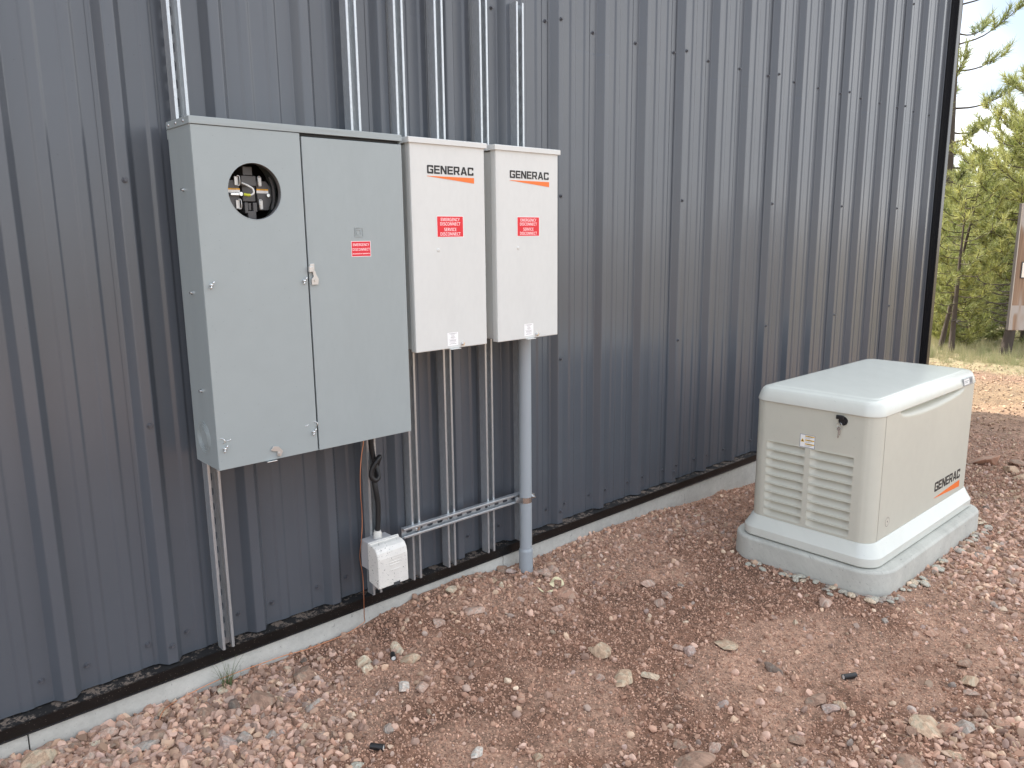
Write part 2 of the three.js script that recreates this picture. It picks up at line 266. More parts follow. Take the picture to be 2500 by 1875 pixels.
{
  const tall = strutGeo(3.3), tallShort = strutGeo(2.275);
  const list = [[0.8895, 'galvanized slotted strut channel behind the left edge of the grey panel', 3.3], [1.4785, 'galvanized strut channel behind the black cable and outlet box', 3.3], [1.6685, 'galvanized strut channel just right of the grey panel, left end of crossbar', 3.3], [1.846, 'galvanized strut channel behind the middle of the nearer white cabinet', 3.3], [2.0625, 'galvanized strut channel in the gap between the two white cabinets', 3.3], [2.2555, 'shorter galvanized strut channel behind the grey conduit, cut off near the top', 2.275]];
  for (const [x, label, len] of list) { const m = top('strut_channel', len > 3 ? tall : tallShort, M.galv, label, 'strut channel', 'strut channels fixed to the metal wall'); m.position.set(x, 0.137, SF - 0.0413); if (len < 3) m.position.z += 0.0; }
  const cross = strutGeo(0.675, 0.0206); cross.rotateZ(-Math.PI / 2);
  const c = thing('crossbar_strut', 'short horizontal galvanized strut channel bracing the grey conduit', 'strut channel');
  c.position.set(1.596, 0.3548, SF + 0.0004); mesh('channel', cross, M.galv, c);
  mesh('bolt', [cylZ(0.075, -0.002, 0.0028, 0.006, 0.0115, 20), new THREE.CylinderGeometry(0.0072, 0.0072, 0.007, 6).rotateX(Math.PI / 2).translate(0.075, -0.002, 0.009)], M.zinc, c);
}

// ---------------------------------------------------------------- lettering for the cabinets
const STROKE = 0.2;
function letterShapes(ch) { // wide squared capitals in a 1 x 1 cell, returns [shapes, width]
  const s = STROKE, v = 0.25, w = 1.0; // s: horizontal bars, v: vertical stems
  const rr = (pts, r) => { const q = roundCorners([...pts, pts[0], pts[1]], r, 4).slice(0, -1); q.shift(); return shapeOf(q); };
  if (ch === 'E') return [[shapeOf([[0, 0], [0.92, 0], [0.92, s], [v, s], [v, 0.41], [0.86, 0.41], [0.86, 0.59], [v, 0.59], [v, 1 - s], [0.91, 1 - s], [0.91, 1], [0, 1]])], 0.92];
  if (ch === 'N') return [[shapeOf([[0, 0], [v, 0], [v, 0.66], [0.7, 0], [w, 0], [w, 1], [w - v, 1], [w - v, 0.36], [0.3, 1], [0, 1]])], 1.0];
  if (ch === 'C') return [[rr([[0, 0], [w, 0], [w, 0.36], [w - v, 0.36], [w - v, s], [v, s], [v, 1 - s], [w - v, 1 - s], [w - v, 0.66], [w, 0.66], [w, 1], [0, 1]], 0.13)], 1.0];
  if (ch === 'G') return [[rr([[0, 0], [w, 0], [w, 0.56], [0.5, 0.56], [0.5, 0.39], [w - v, 0.39], [w - v, s], [v, s], [v, 1 - s], [w - v, 1 - s], [w - v, 0.7], [w, 0.7], [w, 1], [0, 1]], 0.12)], 1.0];
  if (ch === 'R') { const a = shapeOf([[0, 0], [v, 0], [v, 0.33], [0.5, 0.33], [0.72, 0], [1.02, 0], [0.77, 0.35], [0.9, 0.38], [0.97, 0.46], [0.97, 0.88], [0.93, 0.96], [0.84, 1], [0, 1]]); const hole = new THREE.Path(); hole.moveTo(v, 0.52); hole.lineTo(v, 0.81); hole.lineTo(0.72, 0.81); hole.lineTo(0.72, 0.52); hole.closePath(); a.holes.push(hole); return [[a], 1.02]; }
  const a = shapeOf([[0, 0], [0.28, 0], [0.36, 0.2], [0.74, 0.2], [0.82, 0], [1.1, 0], [0.7, 1], [0.4, 1]]); const hole = new THREE.Path(); hole.moveTo(0.42, 0.37); hole.lineTo(0.55, 0.76); hole.lineTo(0.68, 0.37); hole.closePath(); a.holes.push(hole); return [[a], 1.1];
}
function wordGeo(word, width, height) { // sits on y=0, from x=0 to width
  const parts = []; let x = 0; for (const ch of word) { const [sh, w] = letterShapes(ch); for (const s of sh) parts.push(extr(s, 0.01).translate(x, 0, 0)); x += w + 0.13; } x -= 0.13;
  return join(parts).scale(width / x, height, 0.06);
}
function swoosh(width, height) { return extr(shapeOf([[0, 0.0], [width, -0.002 * 0], [width, -height], [0.0, -0.0012]]), 0.0006); }

// ---------------------------------------------------------------- grey service panel
{
  const t = thing('service_panel', 'large grey metal service panel with an open round meter socket', 'electrical panel');
  const X0 = 0.84, X1 = 1.538, Y0 = 0.812, Y1 = 1.822, ZB = 0.073, ZF = 0.247;
  mesh('back_plate', bx(X0 + 0.004, X1 - 0.004, Y0 + 0.004, Y1 - 0.004, ZB, ZB + 0.004), M.greyPaint, t);
  const side = mesh('side_panel', bx(X0, X0 + 0.003, Y0, Y1, ZB, ZF, 0.001), M.greyPaint, t);
  mesh('side_panel', bx(X1 - 0.003, X1, Y0, Y1, ZB, ZF, 0.001), M.greyPaint, t);
  mesh('bottom_panel', bx(X0 + 0.003, X1 - 0.003, Y0, Y0 + 0.003, ZB, ZF), M.greyPaint, t);
  mesh('divider', bx(1.1645, 1.1665, Y0 + 0.003, Y1 - 0.02, ZB + 0.004, ZF - 0.004), M.greyGap, t);
  // left cover with a round opening
  const cs = shapeOf([[X0 + 0.0005, Y0 + 0.0005], [1.168, Y0 + 0.0005], [1.168, 1.811], [X0 + 0.0005, 1.811]]); const hole = new THREE.Path(); hole.absarc(1.015, 1.634, 0.0825, 0, Math.PI * 2, true); cs.holes.push(hole);
  mesh('meter_cover', extr(cs, 0.003, 0.0008).translate(0, 0, ZF), M.greyPaint, t);
  mesh('cover_rim', new THREE.TorusGeometry(0.0825, 0.0014, 8, 72).translate(1.015, 1.634, ZF + 0.003), M.greyPaint, t);
  // right door, set down from the cap so a dark slot shows
  const door = mesh('door', bx(1.1735, X1 + 0.001, Y0 - 0.001, 1.802, ZF - 0.012, ZF + 0.0035, 0.0018), M.greyPaint, t);
  mesh('slot_back', bx(1.169, X1 - 0.003, 1.795, 1.812, ZF - 0.03, ZF - 0.013), M.greyGap, t);
  // square emblem pressed into the door
  { const em = []; const cx = 1.359, cy = 1.514, z = ZF + 0.0035; const fr = (w, h, th) => { em.push(bx(cx - w, cx + w, cy + h - th, cy + h, z, z + 0.0013, 0.0005), bx(cx - w, cx + w, cy - h, cy - h + th, z, z + 0.0013, 0.0005), bx(cx - w, cx - w + th, cy - h + th, cy + h - th, z, z + 0.0013, 0.0005), bx(cx + w - th, cx + w, cy - h + th, cy + h - th, z, z + 0.0013, 0.0005)); }; fr(0.0155, 0.0155, 0.0022); em.push(bx(cx - 0.0095, cx - 0.0075, cy - 0.0085, cy + 0.0085, z, z + 0.0013, 0.0005), bx(cx - 0.0115, cx + 0.005, cy + 0.007, cy + 0.009, z, z + 0.0013, 0.0005), bx(cx - 0.0115, cx + 0.005, cy - 0.009, cy - 0.007, z, z + 0.0013, 0.0005), bx(cx + 0.005, cx + 0.007, cy - 0.0075, cy + 0.0075, z, z + 0.0013, 0.0005)); mesh('emblem', em, M.greyPaint, door); }
  const dst = canvasTex(384, 264, (g, w, h) => { g.fillStyle = '#ffffff'; g.fillRect(0, 0, w, h); g.fillStyle = '#dc2738'; g.fillRect(7, 7, w - 14, h - 14); g.fillStyle = '#fff'; g.textAlign = 'center'; g.font = '58px sans-serif'; g.fillText('EMERGENCY', w / 2, 82, w - 40); g.fillText('DISCONNECT', w / 2, 162, w - 26); g.font = 'bold 24px sans-serif'; g.fillText('DESCONEXIÓN DE EMERGENCIA', w / 2, 222, w - 40); });
  const st = mesh('warning_sticker', new THREE.PlaneGeometry(0.0735, 0.0505).translate(1.3655, 1.4605, ZF + 0.0041), sticker(dst), door); st.userData.label = 'red emergency disconnect sticker';
  // rain cap
  const cap = mesh('cap', [bx(X0 - 0.003, X1 + 0.002, 1.8125, 1.8335, ZF - 0.002, ZF + 0.0065, 0.0015), bx(X0 - 0.003, X0 + 0.001, 1.8125, 1.8335, ZB, ZF - 0.002, 0.001), bx(X1 - 0.001, X1 + 0.002, 1.8125, 1.8335, ZB, ZF - 0.002, 0.001), bx(X0 + 0.001, X1 - 0.001, 1.829, 1.833, ZB, ZF - 0.002)], M.greyPaint, t);
  for (const z of [0.094, 0.152, 0.212]) mesh('rivet', new THREE.SphereGeometry(0.0046, 12, 8).scale(0.6, 1, 1).translate(X0 - 0.0035, 1.823, z), M.zinc, cap);
  mesh('hinge_clip', bx(X0 - 0.002, X0, 1.785, 1.811, ZB - 0.001, ZB + 0.004, 0.001), M.greyPaint, side);
  for (const [y, z] of [[1.638, 0.162], [1.342, 0.159], [1.046, 0.164]]) mesh('bolt', [cylX(y, z, X0 - 0.003, X0, 0.0058, 8), cylX(y, z, X0 - 0.008, X0 - 0.003, 0.0044, 6), cylX(y - 0.0015, z + 0.006, X0 - 0.004, X0, 0.0028, 8)], M.zinc, side);
  for (const r of [0.026, 0.034, 0.042, 0.05]) mesh('knockout_ring', new THREE.TorusGeometry(r, 0.0011, 6, 48).rotateY(Math.PI / 2).translate(X0 - 0.0001, 0.898, 0.15), M.greyPaint, side);
  // meter socket seen through the opening
  const so = new THREE.Group(); so.name = 'meter_socket'; t.add(so); so.position.set(1.015, 1.634, 0.046);
  const Z1 = 0.165;
  const ring = new THREE.LatheGeometry([[0.081, 0], [0.0855, 0], [0.0855, 0.014], [0.081, 0.014], [0.0795, 0.007], [0.081, 0]].map(([a, b]) => new THREE.Vector2(a, b)), 72).rotateX(Math.PI / 2).translate(0, 0, ZF - 0.0152 - 0.046);
  mesh('socket_ring', ring, M.darkPlastic, so);
  mesh('back_wall', cylZ(0, 0, 0.05, 0.052, 0.12, 40), M.black, so);
  const n1 = (w, h, cx, cy, z0, z1) => bx(cx - w / 2, cx + w / 2, cy - h / 2, cy + h / 2, z0, z1, 0.002);
  mesh('centre_block', [n1(0.046, 0.03, 0.0, 0.033, 0.1, Z1), n1(0.03, 0.026, 0.0, 0.062, 0.1, Z1 - 0.004), n1(0.04, 0.046, 0.003, -0.004, 0.1, Z1 - 0.012), n1(0.011, 0.032, -0.012, -0.046, 0.1, Z1), n1(0.009, 0.022, 0.001, -0.042, 0.1, Z1 - 0.006), n1(0.013, 0.028, 0.015, -0.044, 0.1, Z1), n1(0.026, 0.026, 0.004, -0.068, 0.1, Z1)], M.darkPlastic, so);
  for (const sx of [-1, 1]) mesh('side_block', extr(shapeOf([[0.026 * sx, 0.034], [0.058 * sx, 0.034], [0.074 * sx, 0.012], [0.074 * sx, -0.02], [0.06 * sx, -0.052], [0.03 * sx, -0.052]].map(([a, b]) => [a, b])), 0.055, 0.001).translate(0, 0, 0.1), M.darkPlastic, so);
  const jawPath = (m) => [[0, 0.014, 0.004], [0.006 * m, 0.0145, 0.004], [0.0075 * m, 0.0, 0.006], [0.006 * m, -0.0125, 0.004], [0.0, -0.0135, 0.004]];
  for (const [sx, cy] of [[-1, 0.032], [1, 0.032], [-1, -0.036], [1, -0.036]]) mesh('jaw', [tube(jawPath(-sx), 0.0016, 24, 6).translate(sx * 0.036, cy, 0.162), bx(sx * 0.036 - 0.006, sx * 0.036 + 0.006, cy - 0.013, cy + 0.013, 0.154, 0.161, 0.001)], M.stainless, so);
  const cau = canvasTex(256, 96, (g, w, h) => { g.fillStyle = '#f4f4f0'; g.fillRect(0, 0, w, h); g.fillStyle = '#e0a32a'; g.fillRect(0, 0, w, 36); g.fillStyle = '#2a2a2a'; g.textAlign = 'center'; g.font = 'bold 24px sans-serif'; g.fillText('CAUTION', w / 2, 27); g.fillStyle = '#888'; for (let k = 0; k < 4; k++) g.fillRect(14, 46 + k * 12, w - 30 - k * 14, 3); });
  for (const sx of [-1, 1]) { const l = mesh('caution_label', new THREE.PlaneGeometry(0.037, 0.0125).translate(sx * 0.0445, 0.0045, 0.1572), sticker(cau), so); l.userData.label = 'white and amber caution label'; }
  mesh('bonding_lug', [bx(-0.058, -0.03, -0.011, -0.003, 0.157, 0.165, 0.002), cylZ(-0.027, -0.006, 0.157, 0.168, 0.0055, 16)], M.zinc, so);
  mesh('terminal_screw', cylZ(0.059, -0.008, 0.157, 0.166, 0.0048, 16), M.zinc, so);
  mesh('white_wire', tube([[-0.022, 0.026, 0.166], [-0.01, 0.019, 0.176], [0.004, 0.008, 0.182], [0.005, -0.004, 0.182], [-0.003, -0.0095, 0.178]], 0.0027, 40, 8), M.whiteWire, so);
  mesh('yellow_sleeve', tube([[-0.003, -0.0095, 0.178], [-0.011, -0.009, 0.174], [-0.019, -0.007, 0.169]], 0.0042, 12, 10), M.yellow, so);
  mesh('arc_bracket', extr(shapeOf([[0.062, 0.046], [0.068, 0.046], [0.078, 0.02], [0.078, -0.022], [0.069, -0.05], [0.063, -0.05], [0.072, -0.022], [0.071, 0.02]]), 0.004).translate(0, 0, 0.165), M.darkPlastic, so);
  // wing screws, staples and hasps
  const wing = (x, y) => mesh('wing_screw', [cylZ(x, y, ZF + 0.003, ZF + 0.008, 0.005, 10), new THREE.SphereGeometry(0.0045, 10, 8).translate(x, y, ZF + 0.011), new THREE.SphereGeometry(0.0052, 10, 8).scale(0.5, 1, 0.7).rotateZ(-0.6).translate(x + 0.005, y + 0.007, ZF + 0.013), new THREE.SphereGeometry(0.0052, 10, 8).scale(0.5, 1, 0.7).rotateZ(-0.3).translate(x - 0.003, y - 0.007, ZF + 0.013)], M.zinc, t);
  wing(0.861, 1.367); wing(1.153, 1.366); wing(0.861, 0.878); wing(1.154, 0.878);
  const loop = (x, y) => mesh('seal_loop', tube([[x - 0.004, y + 0.009, ZF + 0.003], [x + 0.003, y + 0.007, ZF + 0.01], [x + 0.004, y - 0.003, ZF + 0.011], [x - 0.001, y - 0.008, ZF + 0.003]], 0.0013, 20, 6), M.zinc, t); loop(0.857, 0.901); loop(1.163, 0.901);
  const dash = (x, y) => mesh('pressed_tab', tube([[x - 0.006, y - 0.001, ZF + 0.003], [x, y - 0.001, ZF + 0.005], [x + 0.006, y + 0.002, ZF + 0.003]], 0.0012, 10, 6), M.zinc, t); dash(0.877, 0.902); dash(1.133, 0.902);
  mesh('hasp', [extr(shapeOf([[1.004, 0.846], [1.014, 0.857], [1.03, 0.853], [1.044, 0.836], [1.036, 0.82], [1.024, 0.824], [1.026, 0.838], [1.012, 0.841]]), 0.002, 0.0005).translate(0, 0, ZF + 0.007), cylZ(1.033, 0.829, ZF + 0.003, ZF + 0.013, 0.0042, 12)], M.stainless, t);
  mesh('hasp_plate', bx(0.988, 1.022, 0.8085, 0.8115, ZF - 0.015, ZF + 0.014, 0.001), M.zinc, t);
  const lk = mesh('door_latch', [extr(shapeOf([[1.178, 1.352], [1.2, 1.352], [1.203, 1.37], [1.196, 1.382], [1.192, 1.395], [1.182, 1.395], [1.186, 1.378], [1.178, 1.37]]), 0.002, 0.0005).translate(0, 0, ZF + 0.007), cylZ(1.19, 1.366, ZF + 0.003, ZF + 0.012, 0.0042, 12), bx(1.176, 1.192, 1.392, 1.418, ZF + 0.0036, ZF + 0.006, 0.001), bx(1.168, 1.184, 1.392, 1.41, ZF + 0.006, ZF + 0.017, 0.002)], M.stainless, t);
}

// ---------------------------------------------------------------- two white transfer switches
{
  const redTex = canvasTex(512, 320, (g, w, h) => { g.fillStyle = '#fff'; g.fillRect(0, 0, w, h); g.fillStyle = '#e02430'; g.fillRect(6, 6, w - 12, h - 12); g.fillStyle = '#fff'; g.textAlign = 'center'; g.font = '66px sans-serif'; g.fillText('EMERGENCY', w / 2, 76, 440); g.fillText('DISCONNECT', w / 2, 142, 450); g.fillText('SERVICE', w / 2, 226, 300); g.fillText('DISCONNECT', w / 2, 294, 450); });
  const noteTex = canvasTex(256, 256, (g, w, h) => { g.fillStyle = '#fbfbfb'; g.fillRect(0, 0, w, h); g.fillStyle = '#555'; g.textAlign = 'center'; const rr = rng(4); for (let k = 0; k < 13; k++) { const l = 60 + rr() * 150; g.fillRect((w - l) / 2, 18 + k * 17, l, k % 4 === 0 ? 6 : 3.5); } });
  const redM = sticker(redTex), noteM = sticker(noteTex), word = wordGeo('GENERAC', 0.208, 0.0285), sw = swoosh(0.211, 0.0195);
  function build(dx, label, note) {
    const t = thing('transfer_switch', label, 'transfer switch', 'white transfer switch cabinets'); const g = new THREE.Group();
    const X0 = 1.573, X1 = 1.9035, Y0 = 1.094, ZB = 0.073, ZF = 0.25; const put = (n, geo, m, p = t) => mesh(n, geo, m, p);
    put('cabinet_body', bx(X0 + 0.006, X1 - 0.006, Y0 + 0.004, 1.81, ZB, ZF - 0.03, 0.003), M.switchPaint);
    const cover = put('front_cover', bx(X0, X1, Y0 - 0.004, 1.815, ZF - 0.032, ZF, 0.0035), M.switchPaint);
    put('cap', [extr(shapeOf([[ZB, 1.835], [ZF + 0.004, 1.8315], [ZF + 0.007, 1.829], [ZF + 0.007, 1.813], [ZF + 0.0045, 1.812], [ZB, 1.813]]), X1 - X0 + 0.014, 0.0012).rotateY(-Math.PI / 2).translate(X1 + 0.007, 0, 0)], M.switchPaint);
    put('logo_lettering', word.clone().translate(1.643, 1.7135, ZF + 0.0002), M.letter, cover);
    put('logo_wedge', sw.clone().translate(1.642, 1.7055, ZF + 0.0002), M.orange, cover);
    const s = put('warning_sticker', new THREE.PlaneGeometry(0.1195, 0.0745).translate(1.7385, 1.532, ZF + 0.0006), redM, cover); s.userData.label = 'red emergency disconnect sticker';
    const n = put('notice_label', new THREE.PlaneGeometry(0.0495, 0.048).translate(1.7375, 1.1255, ZF + 0.0006), noteM, cover); n.userData.label = 'small white printed notice';
    put('stud', new THREE.SphereGeometry(0.0068, 16, 8, 0, Math.PI * 2, 0, Math.PI / 2).scale(1, 0.35, 1).rotateX(Math.PI / 2).translate(1.683, 1.45, ZF), M.switchPaint, cover);
    put('cover_screw', [cylZ(1.782, 1.1035, ZF, ZF + 0.006, 0.0075, 16), cylZ(1.782, 1.1035, ZF + 0.006, ZF + 0.011, 0.005, 6)], M.zinc, cover);
    put('hasp_tab', bx(1.722, 1.768, Y0 - 0.0065, Y0 - 0.004, ZF - 0.025, ZF + 0.012, 0.001), M.switchPaint, cover);
    t.position.set(dx, 0, 0); return t;
  }
  build(0, 'white transfer switch cabinet beside the grey panel, nothing piped below it');
  build(0.3865, 'white transfer switch cabinet with the grey conduit coming out below');
}

// ---------------------------------------------------------------- conduit and clamp
{
  const t = thing('conduit', 'grey plastic conduit running from white cabinet down into the dirt', 'conduit');
  const CX = 2.2205, CZ = 0.1208;
  mesh('pipe', cylY(CX, CZ, 0.1, 1.098, 0.0274, 36), M.pvc, t);
  mesh('coupling', new THREE.LatheGeometry([[0.0272, 0.128], [0.031, 0.118], [0.0315, 0.112], [0.0315, -0.1]].map(([a, b]) => new THREE.Vector2(a, b)), 36).translate(CX, 0, CZ), M.pvc, t);
  const c = thing('conduit_clamp', 'bright two-piece pipe clamp holding the conduit to the crossbar', 'clamp');
  const R = 0.0278; const arc = []; for (let k = 0; k <= 26; k++) { const a = Math.PI + 0.25 - (Math.PI + 0.1) * 0 + k / 26 * (Math.PI + 0.1); arc.push([CX + R * Math.cos(a), CZ - R * Math.sin(a)]); }
  mesh('strap', [ribbon([[CX - 0.036, CZ - 0.0262], ...arc, [CX + 0.036, CZ - 0.0282]], 0.342, 0.367), bx(CX + 0.03, CX + 0.058, 0.345, 0.365, CZ - 0.006, CZ - 0.004, 0.0005), bx(CX + 0.03, CX + 0.058, 0.345, 0.365, CZ - 0.018, CZ - 0.016, 0.0005)], M.zinc, c);
  mesh('clamp_bolt', [cylZ(CX + 0.048, 0.355, CZ - 0.034, CZ + 0.012, 0.0034, 10), cylZ(CX + 0.048, 0.355, CZ - 0.003, CZ + 0.004, 0.0072, 6), cylZ(CX + 0.048, 0.355, CZ - 0.024, CZ - 0.019, 0.0072, 6)], M.zinc, c);
}

// ---------------------------------------------------------------- outlet box, cable, ground wire
{
  const t = thing('outlet_box', 'white weatherproof outlet box with rounded bubble cover near the ground', 'outlet box');
  mesh('back_box', bx(1.4115, 1.521, 0.272, 0.381, 0.072, 0.142, 0.004), M.outletGrey, t);
  const prof = [[0.141, 0.238], [0.205, 0.226], [0.2125, 0.231], [0.211, 0.34], [0.206, 0.362], [0.195, 0.377], [0.178, 0.3835], [0.141, 0.386]];
  const cov = mesh('bubble_cover', extr(shapeOf(prof.map(([z, y]) => [-z, y])), 0.122, 0.004).rotateY(Math.PI / 2).translate(1.4035, 0, 0), M.outletWhite, t);
  { const g = cov.geometry; const p = g.attributes.position, u = g.attributes.uv; for (let i = 0; i < p.count; i++) u.setXY(i, p.getX(i) * 5 + p.getZ(i) * 3, p.getY(i) * 5); }
  mesh('hinge_rib', [bx(1.402, 1.5285, 0.3835, 0.389, 0.139, 0.158, 0.002), cylX(0.387, 0.147, 1.4, 1.531, 0.0038)], M.outletWhite, cov);
  mesh('hinge_boss', cylX(0.352, 0.157, 1.4, 1.4035, 0.008, 18), M.outletWhite, cov);
  mesh('raised_mark', [bx(1.447, 1.499, 0.318, 0.3205, 0.2105, 0.2128, 0.0008), bx(1.447, 1.494, 0.308, 0.3105, 0.2105, 0.213, 0.0008), bx(1.452, 1.493, 0.288, 0.29, 0.211, 0.2133, 0.0008), bx(1.449, 1.501, 0.331, 0.3325, 0.2105, 0.2122, 0.0006)], M.outletWhite, cov);
  mesh('latch_notch', bx(1.462, 1.49, 0.226, 0.238, 0.205, 0.2145, 0.001), M.greyGap, cov);
  mesh('cable_gland', [cylY(1.4665, 0.107, 0.379, 0.402, 0.0165, 10), cylY(1.4665, 0.107, 0.402, 0.411, 0.0135, 20)], M.outletWhite, t);
  const cb = [[1.4595, 0.82, 0.105], [1.461, 0.75, 0.1], [1.468, 0.7, 0.098], [1.474, 0.665, 0.103], [1.476, 0.64, 0.112], [1.468, 0.622, 0.126], [1.452, 0.617, 0.13], [1.441, 0.628, 0.128], [1.442, 0.652, 0.126], [1.457, 0.682, 0.13], [1.4765, 0.699, 0.127], [1.486, 0.69, 0.108], [1.484, 0.655, 0.093], [1.472, 0.62, 0.094], [1.468, 0.58, 0.104], [1.4735, 0.52, 0.108], [1.472, 0.46, 0.108], [1.4675, 0.405, 0.107]];
  top('power_cable', tube(cb, 0.0098, 200, 12), M.cable, 'thick black cable tied in a knot between panel and outlet box', 'cable');
  const wire = [[1.4365, 0.82, 0.092], [1.436, 0.765, 0.09], [1.424, 0.7, 0.088], [1.416, 0.645, 0.09], [1.4125, 0.556, 0.09], [1.4155, 0.5, 0.088], [1.412, 0.433, 0.09], [1.4065, 0.39, 0.0905], [1.4065, 0.31, 0.072], [1.418, 0.232, 0.066], [1.416, 0.15, 0.07], [1.416, 0.06, 0.066], [1.418, 0.04, 0.064], [1.398, 0.03, 0.062], [1.345, 0.0179, 0.062], [1.264, 0.0153, 0.062], [1.158, 0.0189, 0.062], [1.089, 0.0270, 0.062], [0.965, 0.0321, 0.062], [0.854, 0.0331, 0.062], [0.727, 0.0199, 0.062], [0.65, 0.028, 0.11], [0.62, 0.005, 0.15]];
  top('copper_wire', tube(wire, 0.0017, 260, 7), M.copper, 'bare copper ground wire hanging down and trailing along the foundation', 'wire');
}

const LIT = {"tubeA": [1.066, 0.704], "tubeB": [1.379, 0.317], "tubeC": [2.45, 1.486], "peel": [2.184, 0.332], "twigs": [[2.021, 0.129, 0.42, 0.167, "thin dry twig on the mound below the conduit"], [1.663, 0.403, 1.61, 0.245, "long brown root-like twig on the dirt below the mound"], [2.361, 1.476, 1.7, 0.083, "short brown twig beside the black tube near the generator"], [2.232, 1.738, 1.31, 0.072, "pale dry stem by the broken stone pair"], [1.608, 0.566, 0.1, 0.044, "short twig on the bare dirt at centre left"]]};
const TR = {"low": [[18.08, -3.62, 2.3, 0.8], [16.91, -2.7, 2.2, 0.8], [18.29, -2.7, 2.6, 0.8], [17.62, -1.97, 2.1, 0.8], [15.46, -2.49, 1.3, 0.55]], "right": [14.44, -1.39], "sap1": [14.69, -2.46], "sap2": [14.13, -2.08], "tall": [19.63, -4.33], "back": [[23.77, -5.46, 4.6, 1.5], [25.3, -5.35, 3.9, 1.4], [25.83, -4.8, 4.4, 1.5], [25.25, -3.92, 5.6, 1.6], [18.8, -3.5, 2.9, 1.0], [19.99, -3.44, 3.1, 1.1], [18.64, -1.88, 5.0, 1.4], [33.48, -7.24, 5.2, 2.2], [31.44, -7.88, 5.2, 2.2]]};

// ---------------------------------------------------------------- concrete pad and generator
function rrect(L, W, r, n = 8) { // rounded rectangle in x,z about the origin; starts on the +z side going -x
  const o = []; for (const [cx, cz, a0] of [[L / 2 - r, W / 2 - r, 0], [-L / 2 + r, W / 2 - r, 90], [-L / 2 + r, -W / 2 + r, 180], [L / 2 - r, -W / 2 + r, 270]]) for (let k = 0; k <= n; k++) { const a = (a0 + k / n * 90) * Math.PI / 180; o.push([cx + r * Math.cos(a), cz + r * Math.sin(a)]); } return o;
}
function loft(sections, capTop = true, capBottom = false) { // sections: [y, L, W, r, offset(x,z)->y]
  const n = 36, P = [], idx = []; const rings = sections.map(([y, L, W, r, f]) => rrect(L, W, r).map(([x, z]) => [x, y + (f ? f(x, z) : 0), z]));
  rings.forEach((R) => R.forEach((p) => P.push(...p)));
  for (let s = 0; s < rings.length - 1; s++) for (let i = 0; i < n; i++) { const a = s * n + i, b = s * n + (i + 1) % n, c = a + n, d = b + n; idx.push(a, c, b, b, c, d); }
  const cap = (s, up) => { const c = P.length / 3; const R = rings[s]; P.push(0, R.reduce((t, p) => t + p[1], 0) / n, 0); for (let i = 0; i < n; i++) up ? idx.push(s * n + i, c, s * n + (i + 1) % n) : idx.push(s * n + i, s * n + (i + 1) % n, c); };
  if (capTop) cap(rings.length - 1, true); if (capBottom) cap(0, false);
  let g = new THREE.BufferGeometry(); g.setAttribute('position', new THREE.Float32BufferAttribute(P, 3)); g.setIndex(idx); g = toCreasedNormals(g, 0.34);
  const p = g.attributes.position, u = new Float32Array(p.count * 2); for (let i = 0; i < p.count; i++) { u[i * 2] = p.getX(i) + p.getZ(i) * 0.7; u[i * 2 + 1] = p.getY(i) + p.getZ(i) * 0.7; } g.setAttribute('uv', new THREE.BufferAttribute(u, 2)); return g;
}
const GX = 3.73, GZ = 0.954;
